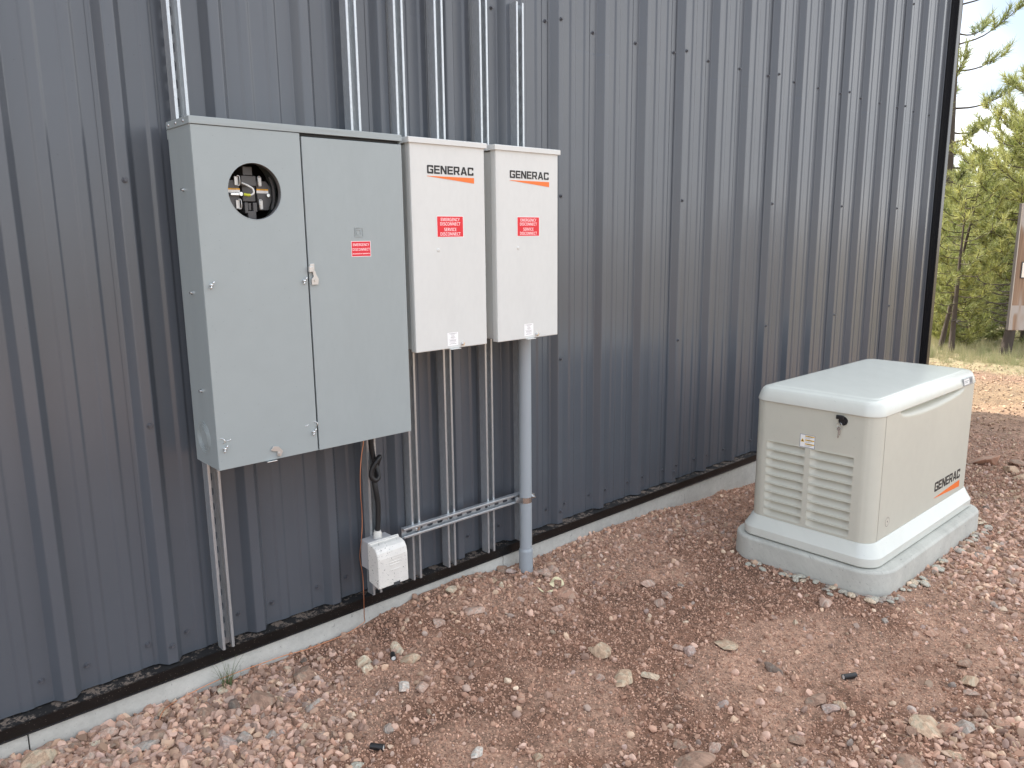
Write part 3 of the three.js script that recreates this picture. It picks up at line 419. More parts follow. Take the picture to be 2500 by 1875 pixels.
{
  const wob = (x, z) => (fbm(x * 5, z * 5, 3, 2) - 0.5) * 0.005;
  const p = top('concrete_pad', loft([[-0.06, PAD.L + 0.004, PAD.W + 0.004, 0.14, wob], [0.088, PAD.L - 0.002, PAD.W - 0.002, 0.14, wob], [0.094, PAD.L - 0.005, PAD.W - 0.005, 0.138, wob], [0.099, PAD.L - 0.012, PAD.W - 0.012, 0.135, wob], [0.102, PAD.L - 0.022, PAD.W - 0.022, 0.13, wob], [0.103, PAD.L - 0.04, PAD.W - 0.04, 0.122, wob], [0.1045, 1.2, 0.62, 0.09, wob]]), M.pad, 'pale concrete pad with rounded corners under the generator', 'concrete pad');
  p.position.set(GX, 0, GZ);
  const t = thing('generator', 'cream standby generator with louvred end and white lid, on pad', 'generator'); t.position.set(GX, 0, GZ);
  const L = 1.161, W = 0.567, r = 0.062, B = 0.204, T = 0.762, hx = L / 2, hz = W / 2;
  mesh('base_skirt', loft([[0.1075, 1.204, 0.624, 0.074], [0.109, 1.211, 0.631, 0.078], [0.113, 1.216, 0.636, 0.081], [0.142, 1.218, 0.638, 0.082], [0.147, 1.2165, 0.6365, 0.082], [0.151, 1.212, 0.631, 0.08], [0.155, 1.206, 0.624, 0.078], [0.198, 1.168, 0.58, 0.064], [0.2015, 1.164, 0.575, 0.063], [0.2035, 1.158, 0.57, 0.062], [0.204, 1.1, 0.52, 0.05]], true, true), M.genLid, t);
  mesh('inner_frame', loft([[0.2, L - 0.02, W - 0.02, r - 0.01], [0.75, L - 0.02, W - 0.02, r - 0.01]].map((s) => [s[0], s[1] - 0.08, s[2] - 0.1, s[3]]), true), M.inside, t);
  // lid
    const lid = mesh('lid', loft([[0.7495, 1.15, 0.556, 0.06], [0.75, 1.172, 0.57, 0.067], [0.7515, 1.1765, 0.573, 0.069], [0.754, 1.178, 0.5745, 0.07], [0.758, 1.1775, 0.574, 0.07], [0.78, 1.165, 0.562, 0.066], [0.794, 1.154, 0.551, 0.062], [0.801, 1.1455, 0.543, 0.058], [0.807, 1.134, 0.531, 0.053], [0.8105, 1.12, 0.52, 0.048], [0.8125, 1.104, 0.508, 0.044], [0.814, 1.062, 0.49, 0.04], [0.8142, 1.05, 0.487, 0.039], [0.8165, 1.038, 0.484, 0.038], [0.817, 1.03, 0.482, 0.037], [0.8175, 0.98, 0.45, 0.03], [0.8185, 0.8, 0.36, 0.03], [0.8192, 0.5, 0.22, 0.02], [0.8194, 0.1, 0.05, 0.01]], true, true), M.genLid, t);
  // end panel (towards -x) with two columns of louvre openings, wrapped round the corners
  const LV = []; for (const [z0, z1] of [[0.744 - GZ, 0.929 - GZ], [0.951 - GZ, 1.145 - GZ]]) for (let k = 0; k < 9; k++) LV.push([z0, z1, 0.568 - k * 0.04, 0.568 - k * 0.04 - 0.0335]);
  const ep = shapeOf([[-hz + r, B], [hz - r, B], [hz - r, T], [-hz + r, T]]);
  for (const [z0, z1, yt, yb] of LV) { const h = new THREE.Path(), q = 0.007; h.moveTo(z0, yt); h.lineTo(z1, yt); h.lineTo(z1, yb + q); h.lineTo(z1 - q, yb); h.lineTo(z0 + q, yb); h.lineTo(z0, yb + q); h.closePath(); ep.holes.push(h); }
  const eg = new THREE.ShapeGeometry(ep).rotateY(-Math.PI / 2).translate(-hx, 0, 0);
  const arc = (sx, sz, a0, a1) => { const o = []; for (let k = 0; k <= 10; k++) { const a = lerp(a0, a1, k / 10) * Math.PI / 180; o.push([sx * (hx - r) + r * Math.cos(a), sz * (hz - r) + r * Math.sin(a)]); } return o; };
  const seamX = -hx + r + 0.003;
  const smoothRib = (pl) => toCreasedNormals(mergeVertices(ribbon(pl, B, T)), 0.5);
  const end = mesh('end_panel', [eg, smoothRib([[seamX, hz], ...arc(-1, 1, 90, 180)]), smoothRib([...arc(-1, -1, 180, 270), [seamX, -hz]])], M.genBody, t);
  end.material = M.genBody.clone(); end.material.side = THREE.DoubleSide;
  for (const [z0, z1, yt, yb] of LV) { // each louvre: deepest under its top lip, sweeping out to flush at the bottom
    const nu = 14, nv = 6, P = [], idx = [], D = 0.021;
    for (let j = 0; j <= nv; j++) for (let i = 0; i <= nu; i++) { const u = i / nu, v = j / nv, z = lerp(z0, z1, u), y = lerp(yt, yb, v); const e = Math.min(u, 1 - u) * (z1 - z0); const f = smooth(0, 0.026, e); const d = D * f * Math.pow(1 - v, 0.8) * (v === 0 ? 1 : 1); P.push(-hx + d + 0.0006, y + (v === 0 ? 0.002 : 0), z); }
    for (let j = 0; j < nv; j++) for (let i = 0; i < nu; i++) { const a = j * (nu + 1) + i; idx.push(a, a + 1, a + nu + 1, a + 1, a + nu + 2, a + nu + 1); }
    const g = new THREE.BufferGeometry(); g.setAttribute('position', new THREE.Float32BufferAttribute(P, 3)); g.setIndex(idx); g.computeVertexNormals(); mesh('louvre', g, end.material, end);
  }
  for (const [z0, z1, yt] of LV) mesh('louvre_lip', bx(-hx - 0.0022, -hx + 0.012, yt - 0.0004, yt + 0.0022, z0 + 0.002, z1 - 0.002, 0.001), end.material, end);
  // side panel with the scooped grip under the lid
  { const xa = seamX + 0.0035, xb = hx - r, nu = 90, nv = 60, P = [], idx = [], U = [];
    for (let j = 0; j <= nv; j++) for (let i = 0; i <= nu; i++) { const x = lerp(xa, xb, i / nu), y = lerp(B, T, j / nv); const e = clamp((x - (-0.385)) / 0.79); const edge = 0.762 - 0.052 * Math.pow(Math.sin(Math.PI * Math.pow(e, 0.85)), 0.35) * (e > 0 && e < 1 ? 1 : 0); const d = 0.042 * smooth(edge - 0.004, edge + 0.03, y) * (e > 0 && e < 1 ? smooth(0, 0.06, Math.min(e, 1 - e)) : 0); P.push(x, y, hz - d); U.push(x, y); }
    for (let j = 0; j < nv; j++) for (let i = 0; i < nu; i++) { const a = j * (nu + 1) + i; idx.push(a, a + 1, a + nu + 1, a + 1, a + nu + 2, a + nu + 1); }
    const g = new THREE.BufferGeometry(); g.setAttribute('position', new THREE.Float32BufferAttribute(P, 3)); g.setAttribute('uv', new THREE.Float32BufferAttribute(U, 2)); g.setIndex(idx); g.computeVertexNormals();
    const sp = mesh('side_panel', [g, bx(xa - 0.0002, xa + 0.0012, B, 0.745, hz - 0.02, hz - 0.0003)], end.material, t);
    mesh('logo_lettering', wordGeo('GENERAC', 0.335, 0.047).translate(3.843 - GX, 0.276, hz + 0.0002), M.letter, sp);
    mesh('logo_wedge', extr(shapeOf([[0, 0], [0.335, 0.017], [0.337, -0.018], [0.0, -0.0015]]), 0.0006).translate(3.845 - GX, 0.2455, hz + 0.0002), M.orange, sp);
    const pt = canvasTex(128, 128, (q, w, h) => { q.fillStyle = '#d9d6c8'; q.fillRect(0, 0, w, h); q.strokeStyle = '#222'; q.lineWidth = 5; q.beginPath(); q.arc(64, 64, 56, 0, 7); q.stroke(); q.lineWidth = 3; q.beginPath(); q.arc(64, 64, 40, 0, 7); q.stroke(); q.fillStyle = '#111'; q.beginPath(); q.moveTo(72, 34); q.lineTo(48, 68); q.lineTo(62, 68); q.lineTo(56, 96); q.lineTo(80, 58); q.lineTo(66, 58); q.closePath(); q.fill(); });
    const em = mesh('round_emblem', new THREE.CircleGeometry(0.0235, 40).translate(3.311 - GX, 0.269, hz + 0.0007), sticker(pt), sp); em.userData.label = 'small round lightning bolt emblem';
  }
  mesh('rear_shell', [smoothRib([...arc(1, -1, 270, 360), ...arc(1, 1, 0, 90)]), smoothRib([[seamX, -hz], [hx - r, -hz]])], end.material, t);
  // lid badge
  const bt = canvasTex(256, 96, (q, w, h) => { q.fillStyle = '#e6e6e2'; q.fillRect(0, 0, w, h); q.strokeStyle = '#7c7f82'; q.lineWidth = 8; q.strokeRect(6, 6, w - 12, h - 12); q.fillStyle = '#8b8e92'; q.fillRect(158, 8, 88, 80); q.fillStyle = '#9a9da1'; q.fillRect(28, 34, 110, 10); q.fillRect(28, 54, 84, 8); q.fillStyle = '#4a4d51'; q.fillRect(178, 26, 16, 44); q.fillRect(208, 26, 16, 44); });
  const bd = mesh('lid_badge', new RoundedBoxGeometry(0.122, 0.036, 0.004, 2, 0.002), sticker(bt), lid); bd.position.set(4.148 - GX, 0.774, 0.2865); bd.rotation.x = -0.16; bd.userData.label = 'small grey badge';
  // lock with its flap and keys
  const lock = mesh('lock', [cylX(0.718, 1.089 - GZ, -hx - 0.006, -hx + 0.002, 0.019, 28), cylX(0.718, 1.089 - GZ, -hx - 0.011, -hx - 0.006, 0.0115, 20)], M.black, t);
  mesh('lock_flap', [new RoundedBoxGeometry(0.009, 0.018, 0.034, 2, 0.004).translate(-hx - 0.014, 0.7345, 1.08 - GZ)], M.black, lock);
  mesh('key_ring', new THREE.TorusGeometry(0.0105, 0.001, 8, 28).rotateY(Math.PI / 2).translate(-hx - 0.014, 0.7, 1.08 - GZ), M.zinc, lock);
  mesh('key', [bx(-hx - 0.016, -hx - 0.014, 0.645, 0.684, 1.0755 - GZ, 1.0795 - GZ, 0.0005), cylX(0.686, 1.078 - GZ, -hx - 0.0162, -hx - 0.0142, 0.0085, 16), bx(-hx - 0.012, -hx - 0.0105, 0.656, 0.69, 1.08 - GZ, 1.0838 - GZ, 0.0005)], M.zinc, lock);
  const wt = canvasTex(256, 224, (q, w, h) => { q.fillStyle = '#f5f5f2'; q.fillRect(0, 0, w, h); q.strokeStyle = '#4b5a86'; q.lineWidth = 6; q.strokeRect(3, 3, w - 6, h - 6); q.strokeStyle = '#55608a'; q.lineWidth = 2; q.strokeRect(4, 4, 84, h - 8); q.fillStyle = '#dcb21c'; q.beginPath(); q.moveTo(46, 70); q.lineTo(14, 132); q.lineTo(78, 132); q.closePath(); q.fill(); q.fillStyle = '#3a3010'; q.fillRect(36, 100, 20, 22); for (let k = 0; k < 3; k++) { q.fillStyle = '#dcb21c'; q.fillRect(92, 16 + k * 68, w - 102, 20); q.fillStyle = '#3a3a3a'; q.font = 'bold 17px sans-serif'; q.fillText('WARNING', 126, 32 + k * 68); q.fillStyle = '#8a8a8a'; for (let j = 0; j < 3; j++) q.fillRect(96, 44 + k * 68 + j * 11, 120 - j * 22, 4); } });
  const ws = mesh('warning_label', new THREE.PlaneGeometry(0.069, 0.058).rotateY(-Math.PI / 2).translate(-hx - 0.0008, 0.6, 0.937 - GZ), sticker(wt), end); ws.userData.label = 'white and yellow warning label';
  
}

// ---------------------------------------------------------------- stones
function rockGeo(seed, detail = 2, cuts = 9, rough = 0.08, sm = false) {
  const r = rng(seed); let g = new THREE.IcosahedronGeometry(1, detail); const p = g.attributes.position; const planes = []; const ax = [1, 0.55 + r() * 0.3, 0.7 + r() * 0.3];
  for (let i = 0; i < cuts; i++) { const v = new THREE.Vector3(r() * 2 - 1, r() * 2 - 1, r() * 2 - 1).normalize(); planes.push([v, 0.46 + r() * 0.32]); }
  const q = new THREE.Vector3();
  for (let i = 0; i < p.count; i++) { q.fromBufferAttribute(p, i); for (const [n, d] of planes) { const t = q.dot(n) - d; if (t > 0) q.addScaledVector(n, -t); } const f = 1 + (fbm(q.x * 2.2 + seed, q.y * 2.2, q.z * 2.2, 3) - 0.5) * 2 * rough; p.setXYZ(i, q.x * f * ax[0], q.y * f * ax[1], q.z * f * ax[2]); }
  g.deleteAttribute('normal'); const u = new Float32Array(p.count * 2); for (let i = 0; i < p.count; i++) { u[i * 2] = p.getX(i) * 0.3 + p.getY(i) * 0.2; u[i * 2 + 1] = p.getZ(i) * 0.3 + p.getY(i) * 0.15; } g.setAttribute('uv', new THREE.BufferAttribute(u, 2));
  if (sm) { g = toCreasedNormals(mergeVertices((g.deleteAttribute('uv'), g), 1e-3), 0.55); const pp = g.attributes.position, uu = new Float32Array(pp.count * 2); for (let i = 0; i < pp.count; i++) { uu[i * 2] = pp.getX(i) * 0.3 + pp.getY(i) * 0.2; uu[i * 2 + 1] = pp.getZ(i) * 0.3 + pp.getY(i) * 0.15; } g.setAttribute('uv', new THREE.BufferAttribute(uu, 2)); } else g.computeVertexNormals();
  return g;
}
const stoneTex = tex(512, 512, (u, v, i, j) => { const n = wnoise(u * 8, v * 8, 8) * 0.3 + wnoise(u * 30, v * 30, 30) * 0.3 + wnoise(u * 90, v * 90, 90) * 0.25 + h3(i, j, 7) * 0.15; const k = 0.6 + 0.55 * n; const w = wnoise(u * 14 + 3, v * 14, 14); const t = smooth(0.62, 0.75, w) * 0.08; return [k + t * 0.3, k - 0.01 + t, k - 0.02 + t * 1.2]; });
const stoneMat = {}; const stoneCols = { pink: [0.42, 0.29, 0.228], cream: [0.52, 0.415, 0.305], brown: [0.29, 0.19, 0.138], tan: [0.43, 0.31, 0.215], grey: [0.335, 0.275, 0.235], lilac: [0.385, 0.285, 0.245], rust: [0.4, 0.24, 0.17], dark: [0.17, 0.125, 0.1], white: [0.54, 0.47, 0.41], green: [0.43, 0.4, 0.335] };
for (const k in stoneCols) stoneMat[k] = std(C(...stoneCols[k]).multiplyScalar(1.4), 0.92, 0, { map: stoneTex, bumpMap: stoneTex, bumpScale: 0.0025 });
const bigShapes = []; for (let i = 0; i < 10; i++) bigShapes.push(rockGeo(100 + i * 17, 5, 13, 0.05, true));
const midShapes = []; for (let i = 0; i < 10; i++) midShapes.push(rockGeo(300 + i * 13, 3, 11, 0.025));
const WORDS = { pink: 'pinkish', cream: 'cream', brown: 'brown', tan: 'tan', grey: 'grey', lilac: 'mauve-grey', rust: 'rust-coloured', dark: 'dark brown', white: 'whitish', green: 'greenish grey' };
{
  const r = rng(77);
  // [x, z, width m, colour, flatness, label or null]
  const placed = [[0.483, 0.089, 0.0624, "pink", 0.7, "pinkish stone next to the cream one, left pile against foundation"],
    [0.464, 0.123, 0.0418, "cream", 0.7, "cream stone in the left pile against foundation"],
    [0.609, 0.202, 0.0525, "brown", 0.9, "brown upright stone where the copper wire meets the dirt"],
    [0.556, 0.218, 0.0686, "grey", 0.6, "large grey stone right of the cream stone in left pile"],
    [0.652, 0.101, 0.0391, "tan", 0.9, "tan stone standing under the end of the copper wire"],
    [0.918, 0.243, 0.0805, "brown", 0.75, "large brown stone in the gravel below the strut channel"],
    [0.522, 0.308, 0.0565, "rust", 0.8, "rust-brown stone at the bottom edge below the grey one"],
    [0.301, 0.107, 0.0754, "tan", 0.7, "large tan stone in the bottom left corner"],
    [0.33, 0.056, 0.0435, "brown", 0.7, 0],
    [0.379, 0.094, 0.0412, "pink", 0.7, 0],
    [0.97, 0.268, 0.0405, "tan", 0.7, 0],
    [0.464, 0.228, 0.0428, "brown", 0.6, 0],
    [0.856, 0.087, 0.0497, "cream", 0.6, "cream stone lying beside the green grass tuft"],
    [0.405, 0.085, 0.0416, "brown", 0.6, 0],
    [0.41, 0.187, 0.0474, "pink", 0.7, 0],
    [0.248, 0.065, 0.0471, "brown", 0.7, 0],
    [0.341, 0.165, 0.0468, "pink", 0.6, 0],
    [1.421, 0.279, 0.0481, "cream", 1.1, "upright speckled cream stone in the gravel below the outlet box"],
    [1.291, 0.257, 0.0586, "cream", 0.7, "rounded cream-orange stone, upper of a touching pair"],
    [1.275, 0.31, 0.0432, "cream", 0.7, "rounded cream stone, lower of a touching pair"],
    [1.415, 0.363, 0.0587, "tan", 0.7, "tan stone with the black tube wedged against it"],
    [1.806, 0.113, 0.0477, "cream", 0.9, "pale cream stone at the top of the dirt mound"],
    [1.09, 0.203, 0.0567, "brown", 0.9, "brown wedge-shaped stone in the left gravel"],
    [0.978, 0.339, 0.0424, "rust", 0.8, 0],
    [1.35, 0.532, 0.0469, "pink", 0.7, 0],
    [1.308, 0.49, 0.0415, "white", 0.6, 0],
    [1.032, 0.379, 0.0399, "grey", 0.8, 0],
    [0.98, 0.537, 0.0375, "pink", 0.7, 0],
    [1.795, 0.272, 0.0556, "pink", 0.7, 0],
    [1.636, 0.25, 0.0445, "pink", 0.7, 0],
    [1.274, 0.916, 0.0362, "white", 0.8, 0],
    [1.009, 0.26, 0.0437, "lilac", 0.8, 0],
    [1.32, 0.619, 0.0347, "rust", 0.7, 0],
    [0.98, 0.727, 0.0376, "green", 0.5, 0],
    [1.956, 0.803, 0.0625, "tan", 0.6, "flat tan-pink stone alone in the middle of bare dirt"],
    [1.882, 0.966, 0.0671, "tan", 0.55, "long tan stone in the middle of the bare dirt"],
    [1.835, 0.903, 0.0338, "pink", 0.8, 0],
    [1.975, 1.01, 0.0424, "cream", 0.5, "pale flat diamond-shaped stone right of the long tan stone"],
    [2.343, 1.077, 0.0637, "tan", 0.5, "long tan stone on the dirt nearer the generator"],
    [2.206, 1.01, 0.0389, "lilac", 0.8, 0],
    [2.2, 0.973, 0.0392, "pink", 0.6, 0],
    [2.31, 1.282, 0.0513, "dark", 0.7, "dark brown damp stone in front of the generator"],
    [1.682, 1.378, 0.0982, "brown", 0.6, "biggest slab-like brown stone at the bottom centre edge"],
    [1.726, 1.308, 0.0388, "brown", 0.8, "squarish brown stone just behind the big slab"],
    [2.089, 0.452, 0.0501, "pink", 0.7, 0],
    [2.217, 0.381, 0.0697, "rust", 0.7, "rust-brown stone beside the tape scrap"],
    [1.397, 1.048, 0.0335, "tan", 0.7, 0],
    [1.504, 1.221, 0.0327, "pink", 0.7, 0],
    [2.426, 0.703, 0.0575, "pink", 0.6, 0],
    [2.509, 0.689, 0.0448, "pink", 0.7, 0],
    [1.991, 1.284, 0.0289, "lilac", 0.8, 0],
    [1.798, 1.381, 0.0314, "pink", 0.8, 0],
    [1.765, 1.479, 0.0348, "rust", 0.7, 0],
    [2.531, 0.564, 0.0463, "pink", 0.7, 0],
    [2.324, 1.78, 0.0743, "tan", 0.8, "large tan stone, left half of the broken pair at right front"],
    [2.375, 1.816, 0.0646, "rust", 0.6, "flat rust-tan stone, right half of the broken pair"],
    [2.274, 1.757, 0.0418, "brown", 0.9, "small brown block left of the broken pair"],
    [2.812, 1.726, 0.0486, "brown", 0.9, "oval brown stone standing right of the generator pad front"],
    [2.712, 1.769, 0.0606, "tan", 0.6, "long tan stone below the oval brown stone"],
    [2.422, 1.852, 0.0473, "grey", 0.8, "grey stone right of the broken pair"],
    [2.295, 1.713, 0.0376, "rust", 0.7, 0],
    [2.217, 1.529, 0.0493, "lilac", 0.5, "flat mauve-grey stone on the dirt left of the broken pair"],
    [2.259, 1.54, 0.0419, "tan", 0.6, 0],
    [2.114, 1.81, 0.0576, "brown", 0.9, "angular brown block at the bottom right edge"],
    [2.547, 1.858, 0.054, "brown", 0.6, 0],
    [2.259, 1.879, 0.0353, "tan", 0.7, 0],
    [2.905, 1.173, 0.0503, "pink", 0.9, "pinkish stone among pebbles at the pad corner"],
    [2.958, 1.566, 0.037, "rust", 0.7, 0],
    [2.234, 1.475, 0.0556, "brown", 0.6, 0],
    [1.924, 1.591, 0.0328, "pink", 0.7, 0],
    [1.997, 1.533, 0.039, "brown", 0.8, 0],
    [2.533, 1.924, 0.0377, "rust", 0.7, 0],
    [2.637, 1.799, 0.0375, "pink", 0.6, 0],
    [5.559, 0.95, 0.1883, "rust", 0.45, "large red-brown boulder right behind the generator"],
    [5.461, 1.139, 0.0878, "tan", 0.95, "blocky tan boulder right of the generator by the edge"],
    [5.364, 1.214, 0.0756, "tan", 0.5, "flat tan boulder at the right edge, front one"],
    [5.66, 1.144, 0.106, "brown", 0.5, "brown boulder at the right edge, rear one"],
    [2.257, 0.204, 0.0547, "pink", 0.9, "pinkish stone on the dirt right of the conduit foot"],
    [2.309, 0.209, 0.0479, "pink", 0.9, 0],
    [2.136, 0.059, 0.0515, "brown", 0.9, "brown stone on the mound left of the conduit foot"],
    [2.152, 0.102, 0.0475, "lilac", 0.8, 0],
    [2.744, -0.125, 0.0721, "pink", 0.9, 0]];
  // name the unlabelled ones by colour, place and order from the left
  const place0 = (x, z) => { const d = Math.hypot(x - 2.2, z - 0.15); if (d < 0.45) return 'near the foot of the conduit'; if (x < 0.75 && z < 0.5) return 'in the pile against the foundation at far left'; if (x < 1.45) return 'in the gravel at left front'; if (x < 2.1) return 'on the dirt below the outlet box'; if (x > 2.5 && z > 1.3) return 'on the gravel in front of the generator pad'; return 'on the bare dirt in the middle'; };
  const bins = {}; camera.updateMatrixWorld(); for (const q of placed) if (!q[5]) { const key = WORDS[q[3]] + ' palm-sized stone ' + place0(q[0], q[1]); (bins[key] = bins[key] || []).push(q); }
  const ORD = ['leftmost', 'second from left', 'third from left', 'fourth from left', 'fifth from left', 'sixth from left', 'seventh from left'];
  for (const key in bins) { const l = bins[key].sort((a, b) => new THREE.Vector3(a[0], 0, a[1]).project(camera).x - new THREE.Vector3(b[0], 0, b[1]).project(camera).x); l.forEach((q, i) => { q[5] = l.length > 1 ? key + ', ' + ORD[i] : key; }); }
  for (const [x, z, w, c, fl, lab] of placed) {
    const m = top('stone', bigShapes[(r() * 10) | 0], stoneMat[c], lab || 'palm-sized stone lying loose on the dirt', 'stone', lab ? undefined : 'palm-sized stones on the dirt');
    const s = w * 0.82; m.scale.set(s, s * (fl || 0.75), s * (0.75 + r() * 0.3)); m.rotation.set((r() - 0.5) * 0.6, r() * 6.28, (r() - 0.5) * 0.6); m.position.set(x, groundY(x, z) + s * 0.16 * (fl || 0.75), z);
  }
  // small loose stones, each its own object
  const cols = ['pink', 'pink', 'pink', 'tan', 'tan', 'brown', 'brown', 'brown', 'lilac', 'grey', 'grey', 'rust', 'dark', 'cream']; let n = 0, guard = 0;
  while (n < 225 && guard++ < 9000) {
    const x = 0.1 + Math.pow(r(), 1.3) * 5.2, z = 0.07 + r() * 2.0; if (z > 0.35 + 0.83 * x) continue; if (Math.abs(x - PAD.x) < 0.67 && Math.abs(z - PAD.z) < 0.41) continue;
    const s = stony(x, z); if (r() > s * s * 1.5 + 0.04) continue; const c = cols[(r() * cols.length) | 0];
    const m = top('small_stone', midShapes[(r() * 10) | 0], stoneMat[c], 'small ' + WORDS[c] + ' stone ' + place0(x, z), 'stone', 'small loose stones in the gravel'); const w = 0.014 + 0.022 * r() * r() + 0.006 * s + 0.022 * r() * smooth(1.3, 0.5, x) * smooth(0.9, 0.3, z); m.scale.set(w, w * 0.75, w * 0.9); m.rotation.set(r() * 0.8, r() * 6.28, r() * 0.8); m.position.set(x, groundY(x, z) + w * 0.12, z); n++;
  }
  // gravel and crumbs of soil nobody could count
  const pal = ['pink', 'pink', 'pink', 'pink', 'pink', 'tan', 'tan', 'brown', 'lilac', 'grey', 'rust', 'pink', 'cream'].map((k) => C(...stoneCols[k]));
  const soilC = [C(0.4, 0.245, 0.17), C(0.345, 0.2, 0.138), C(0.45, 0.285, 0.205), C(0.29, 0.165, 0.11)];
  const gm = std(C(1.3, 1.3, 1.3), 0.95);
  const place = (name, count, seed, size, colour, dens, region) => {
    const shapes = [0, 1, 2, 3].map((i) => rockGeo(seed + i * 7, name === 'soil_crumbs' ? 1 : 2, 10, 0.03)); const rr = rng(seed); const lists = [[], [], [], []]; let tries = 0, c = 0;
    while (c < count && tries++ < count * 12) { const [x, z] = region(rr); if (z < 0.045 && x < 7.1) continue; if (Math.abs(x - PAD.x) < 0.62 && Math.abs(z - PAD.z) < 0.36) continue; if (rr() > dens(x, z)) continue; const w = size(rr, x, z), col = colour(rr, x, z); lists[c % 4].push([x, z, w, col, rr() * 6.28, rr() * 6.28, rr()]); c++; }
    const o = new THREE.Object3D();
    lists.forEach((l, i) => { const im = new THREE.InstancedMesh(shapes[i], gm, l.length); im.name = numbered(name); im.castShadow = im.receiveShadow = true; l.forEach(([x, z, w, col, a, b, f], k) => { o.position.set(x, groundY(x, z) + w * 0.2, z); o.rotation.set(a, b, a * 2); o.scale.set(w, w * (0.6 + 0.35 * f), w * 0.85); o.updateMatrix(); im.setMatrixAt(k, o.matrix); im.setColorAt(k, col); }); im.userData = { kind: 'stuff', label: name === 'soil_crumbs' ? 'fine crumbs of red-brown soil over the ground' : 'loose pinkish gravel scattered over the ground', category: name === 'soil_crumbs' ? 'soil' : 'gravel' }; scene.add(im); });
  };
  const near = (rr) => { for (;;) { const x = -0.1 + Math.pow(rr(), 1.25) * 6.4, z = 0.045 + rr() * 2.3; if (z < 0.55 + 0.85 * x) return [x, z]; } };
  const tmp = new THREE.Color();
  place('gravel', 62000, 501, (rr, x, z) => 0.0026 + 0.017 * Math.pow(rr(), 4.2) * (0.45 + 1.15 * stony(x, z)), (rr) => tmp.clone().copy(pal[(rr() * pal.length) | 0]).lerp(soilC[(rr() * 4) | 0], 0.25 + rr() * 0.5).multiplyScalar(0.58 + rr() * 0.78), (x, z) => 0.07 + 0.93 * Math.pow(stony(x, z), 1.4), near);
  place('gravel', 5200, 551, (rr) => 0.006 + 0.016 * Math.pow(rr(), 2.2), (rr) => tmp.clone().copy(pal[(rr() * pal.length) | 0]).lerp(soilC[(rr() * 4) | 0], rr() * 0.5).multiplyScalar(0.6 + rr() * 0.75), (x, z) => 0.22 + 0.78 * stony(x, z), near);
  place('soil_crumbs', 120000, 701, (rr) => 0.0018 + 0.0042 * Math.pow(rr(), 2.2), (rr) => tmp.clone().copy(soilC[(rr() * 4) | 0]).multiplyScalar(0.75 + rr() * 0.6), (x, z) => 1 - 0.45 * stony(x, z), near);
  place('soil_crumbs', 15000, 801, (rr) => 0.004 + 0.013 * Math.pow(rr(), 3), (rr) => tmp.clone().copy(soilC[(rr() * 4) | 0]).multiplyScalar(0.65 + rr() * 0.45), (x, z) => clamp(smooth(0.46, 0.6, fbm(x * 2.3 + 9, z * 2.3, 21, 4)) * 0.35 + smooth(1.1, 1.6, x) * smooth(0.75, 0.15, z) * 0.9 + 0.04), near);
  place('far_gravel', 20000, 901, (rr, x) => 0.004 + 0.016 * Math.pow(rr(), 4), (rr, x) => tmp.clone().copy(pal[(rr() * pal.length) | 0]).lerp(C(0.36, 0.25, 0.155), x > 7 ? 0.6 : 0.35 + rr() * 0.3).multiplyScalar(0.55 + rr() * 0.5), () => 1, (rr) => { for (;;) { const d = 4.6 + rr() * 7, a = 0.02 + (rr() - 0.42) * 0.5; const x = d * Math.cos(a), z = 2.5 - 2.3 + d * Math.sin(a) * 0.9 - 0.05 * d; if (z > 0.06 || x > 7.1) return [x, z]; } });
  // rounded pale river pebbles spilling out round the pad
  const pr = rng(66), smoothStone = rockGeo(8, 3, 0, 0.16, true);
  for (let i = 0; i < 90; i++) { const a = 0.5 + pr() * 3.0, ex = PAD.L / 2 + 0.02 + pr() * pr() * 0.1, ez = PAD.W / 2 + 0.015 + pr() * pr() * 0.09; let x = GX + clamp(Math.cos(a) * 1.5, -1, 1) * ex, z = GZ + clamp(Math.sin(a) * 1.35, -1, 1) * ez; const rcx = Math.abs(x - GX) - (PAD.L / 2 - 0.12), rcz = Math.abs(z - GZ) - (PAD.W / 2 - 0.12); if (rcx > 0 && rcz > 0) { const d = Math.hypot(rcx, rcz), want = 0.13 + pr() * 0.05; x = GX + Math.sign(x - GX) * (PAD.L / 2 - 0.12 + rcx / d * want); z = GZ + Math.sign(z - GZ) * (PAD.W / 2 - 0.12 + rcz / d * want); }
    const m = top('river_pebble', smoothStone, stoneMat[['green', 'grey', 'green', 'cream', 'green'][(pr() * 5) | 0]], 'smooth pale pebble at the foot of the concrete pad', 'pebble', 'river pebbles round the pad'); const w = 0.009 + pr() * 0.011; m.scale.set(w * 1.2, w * 0.75, w); m.rotation.set(0.2 * pr(), pr() * 6.28, 0.2 * pr()); m.position.set(x, groundY(x, z) + w * 0.45, z); }
}

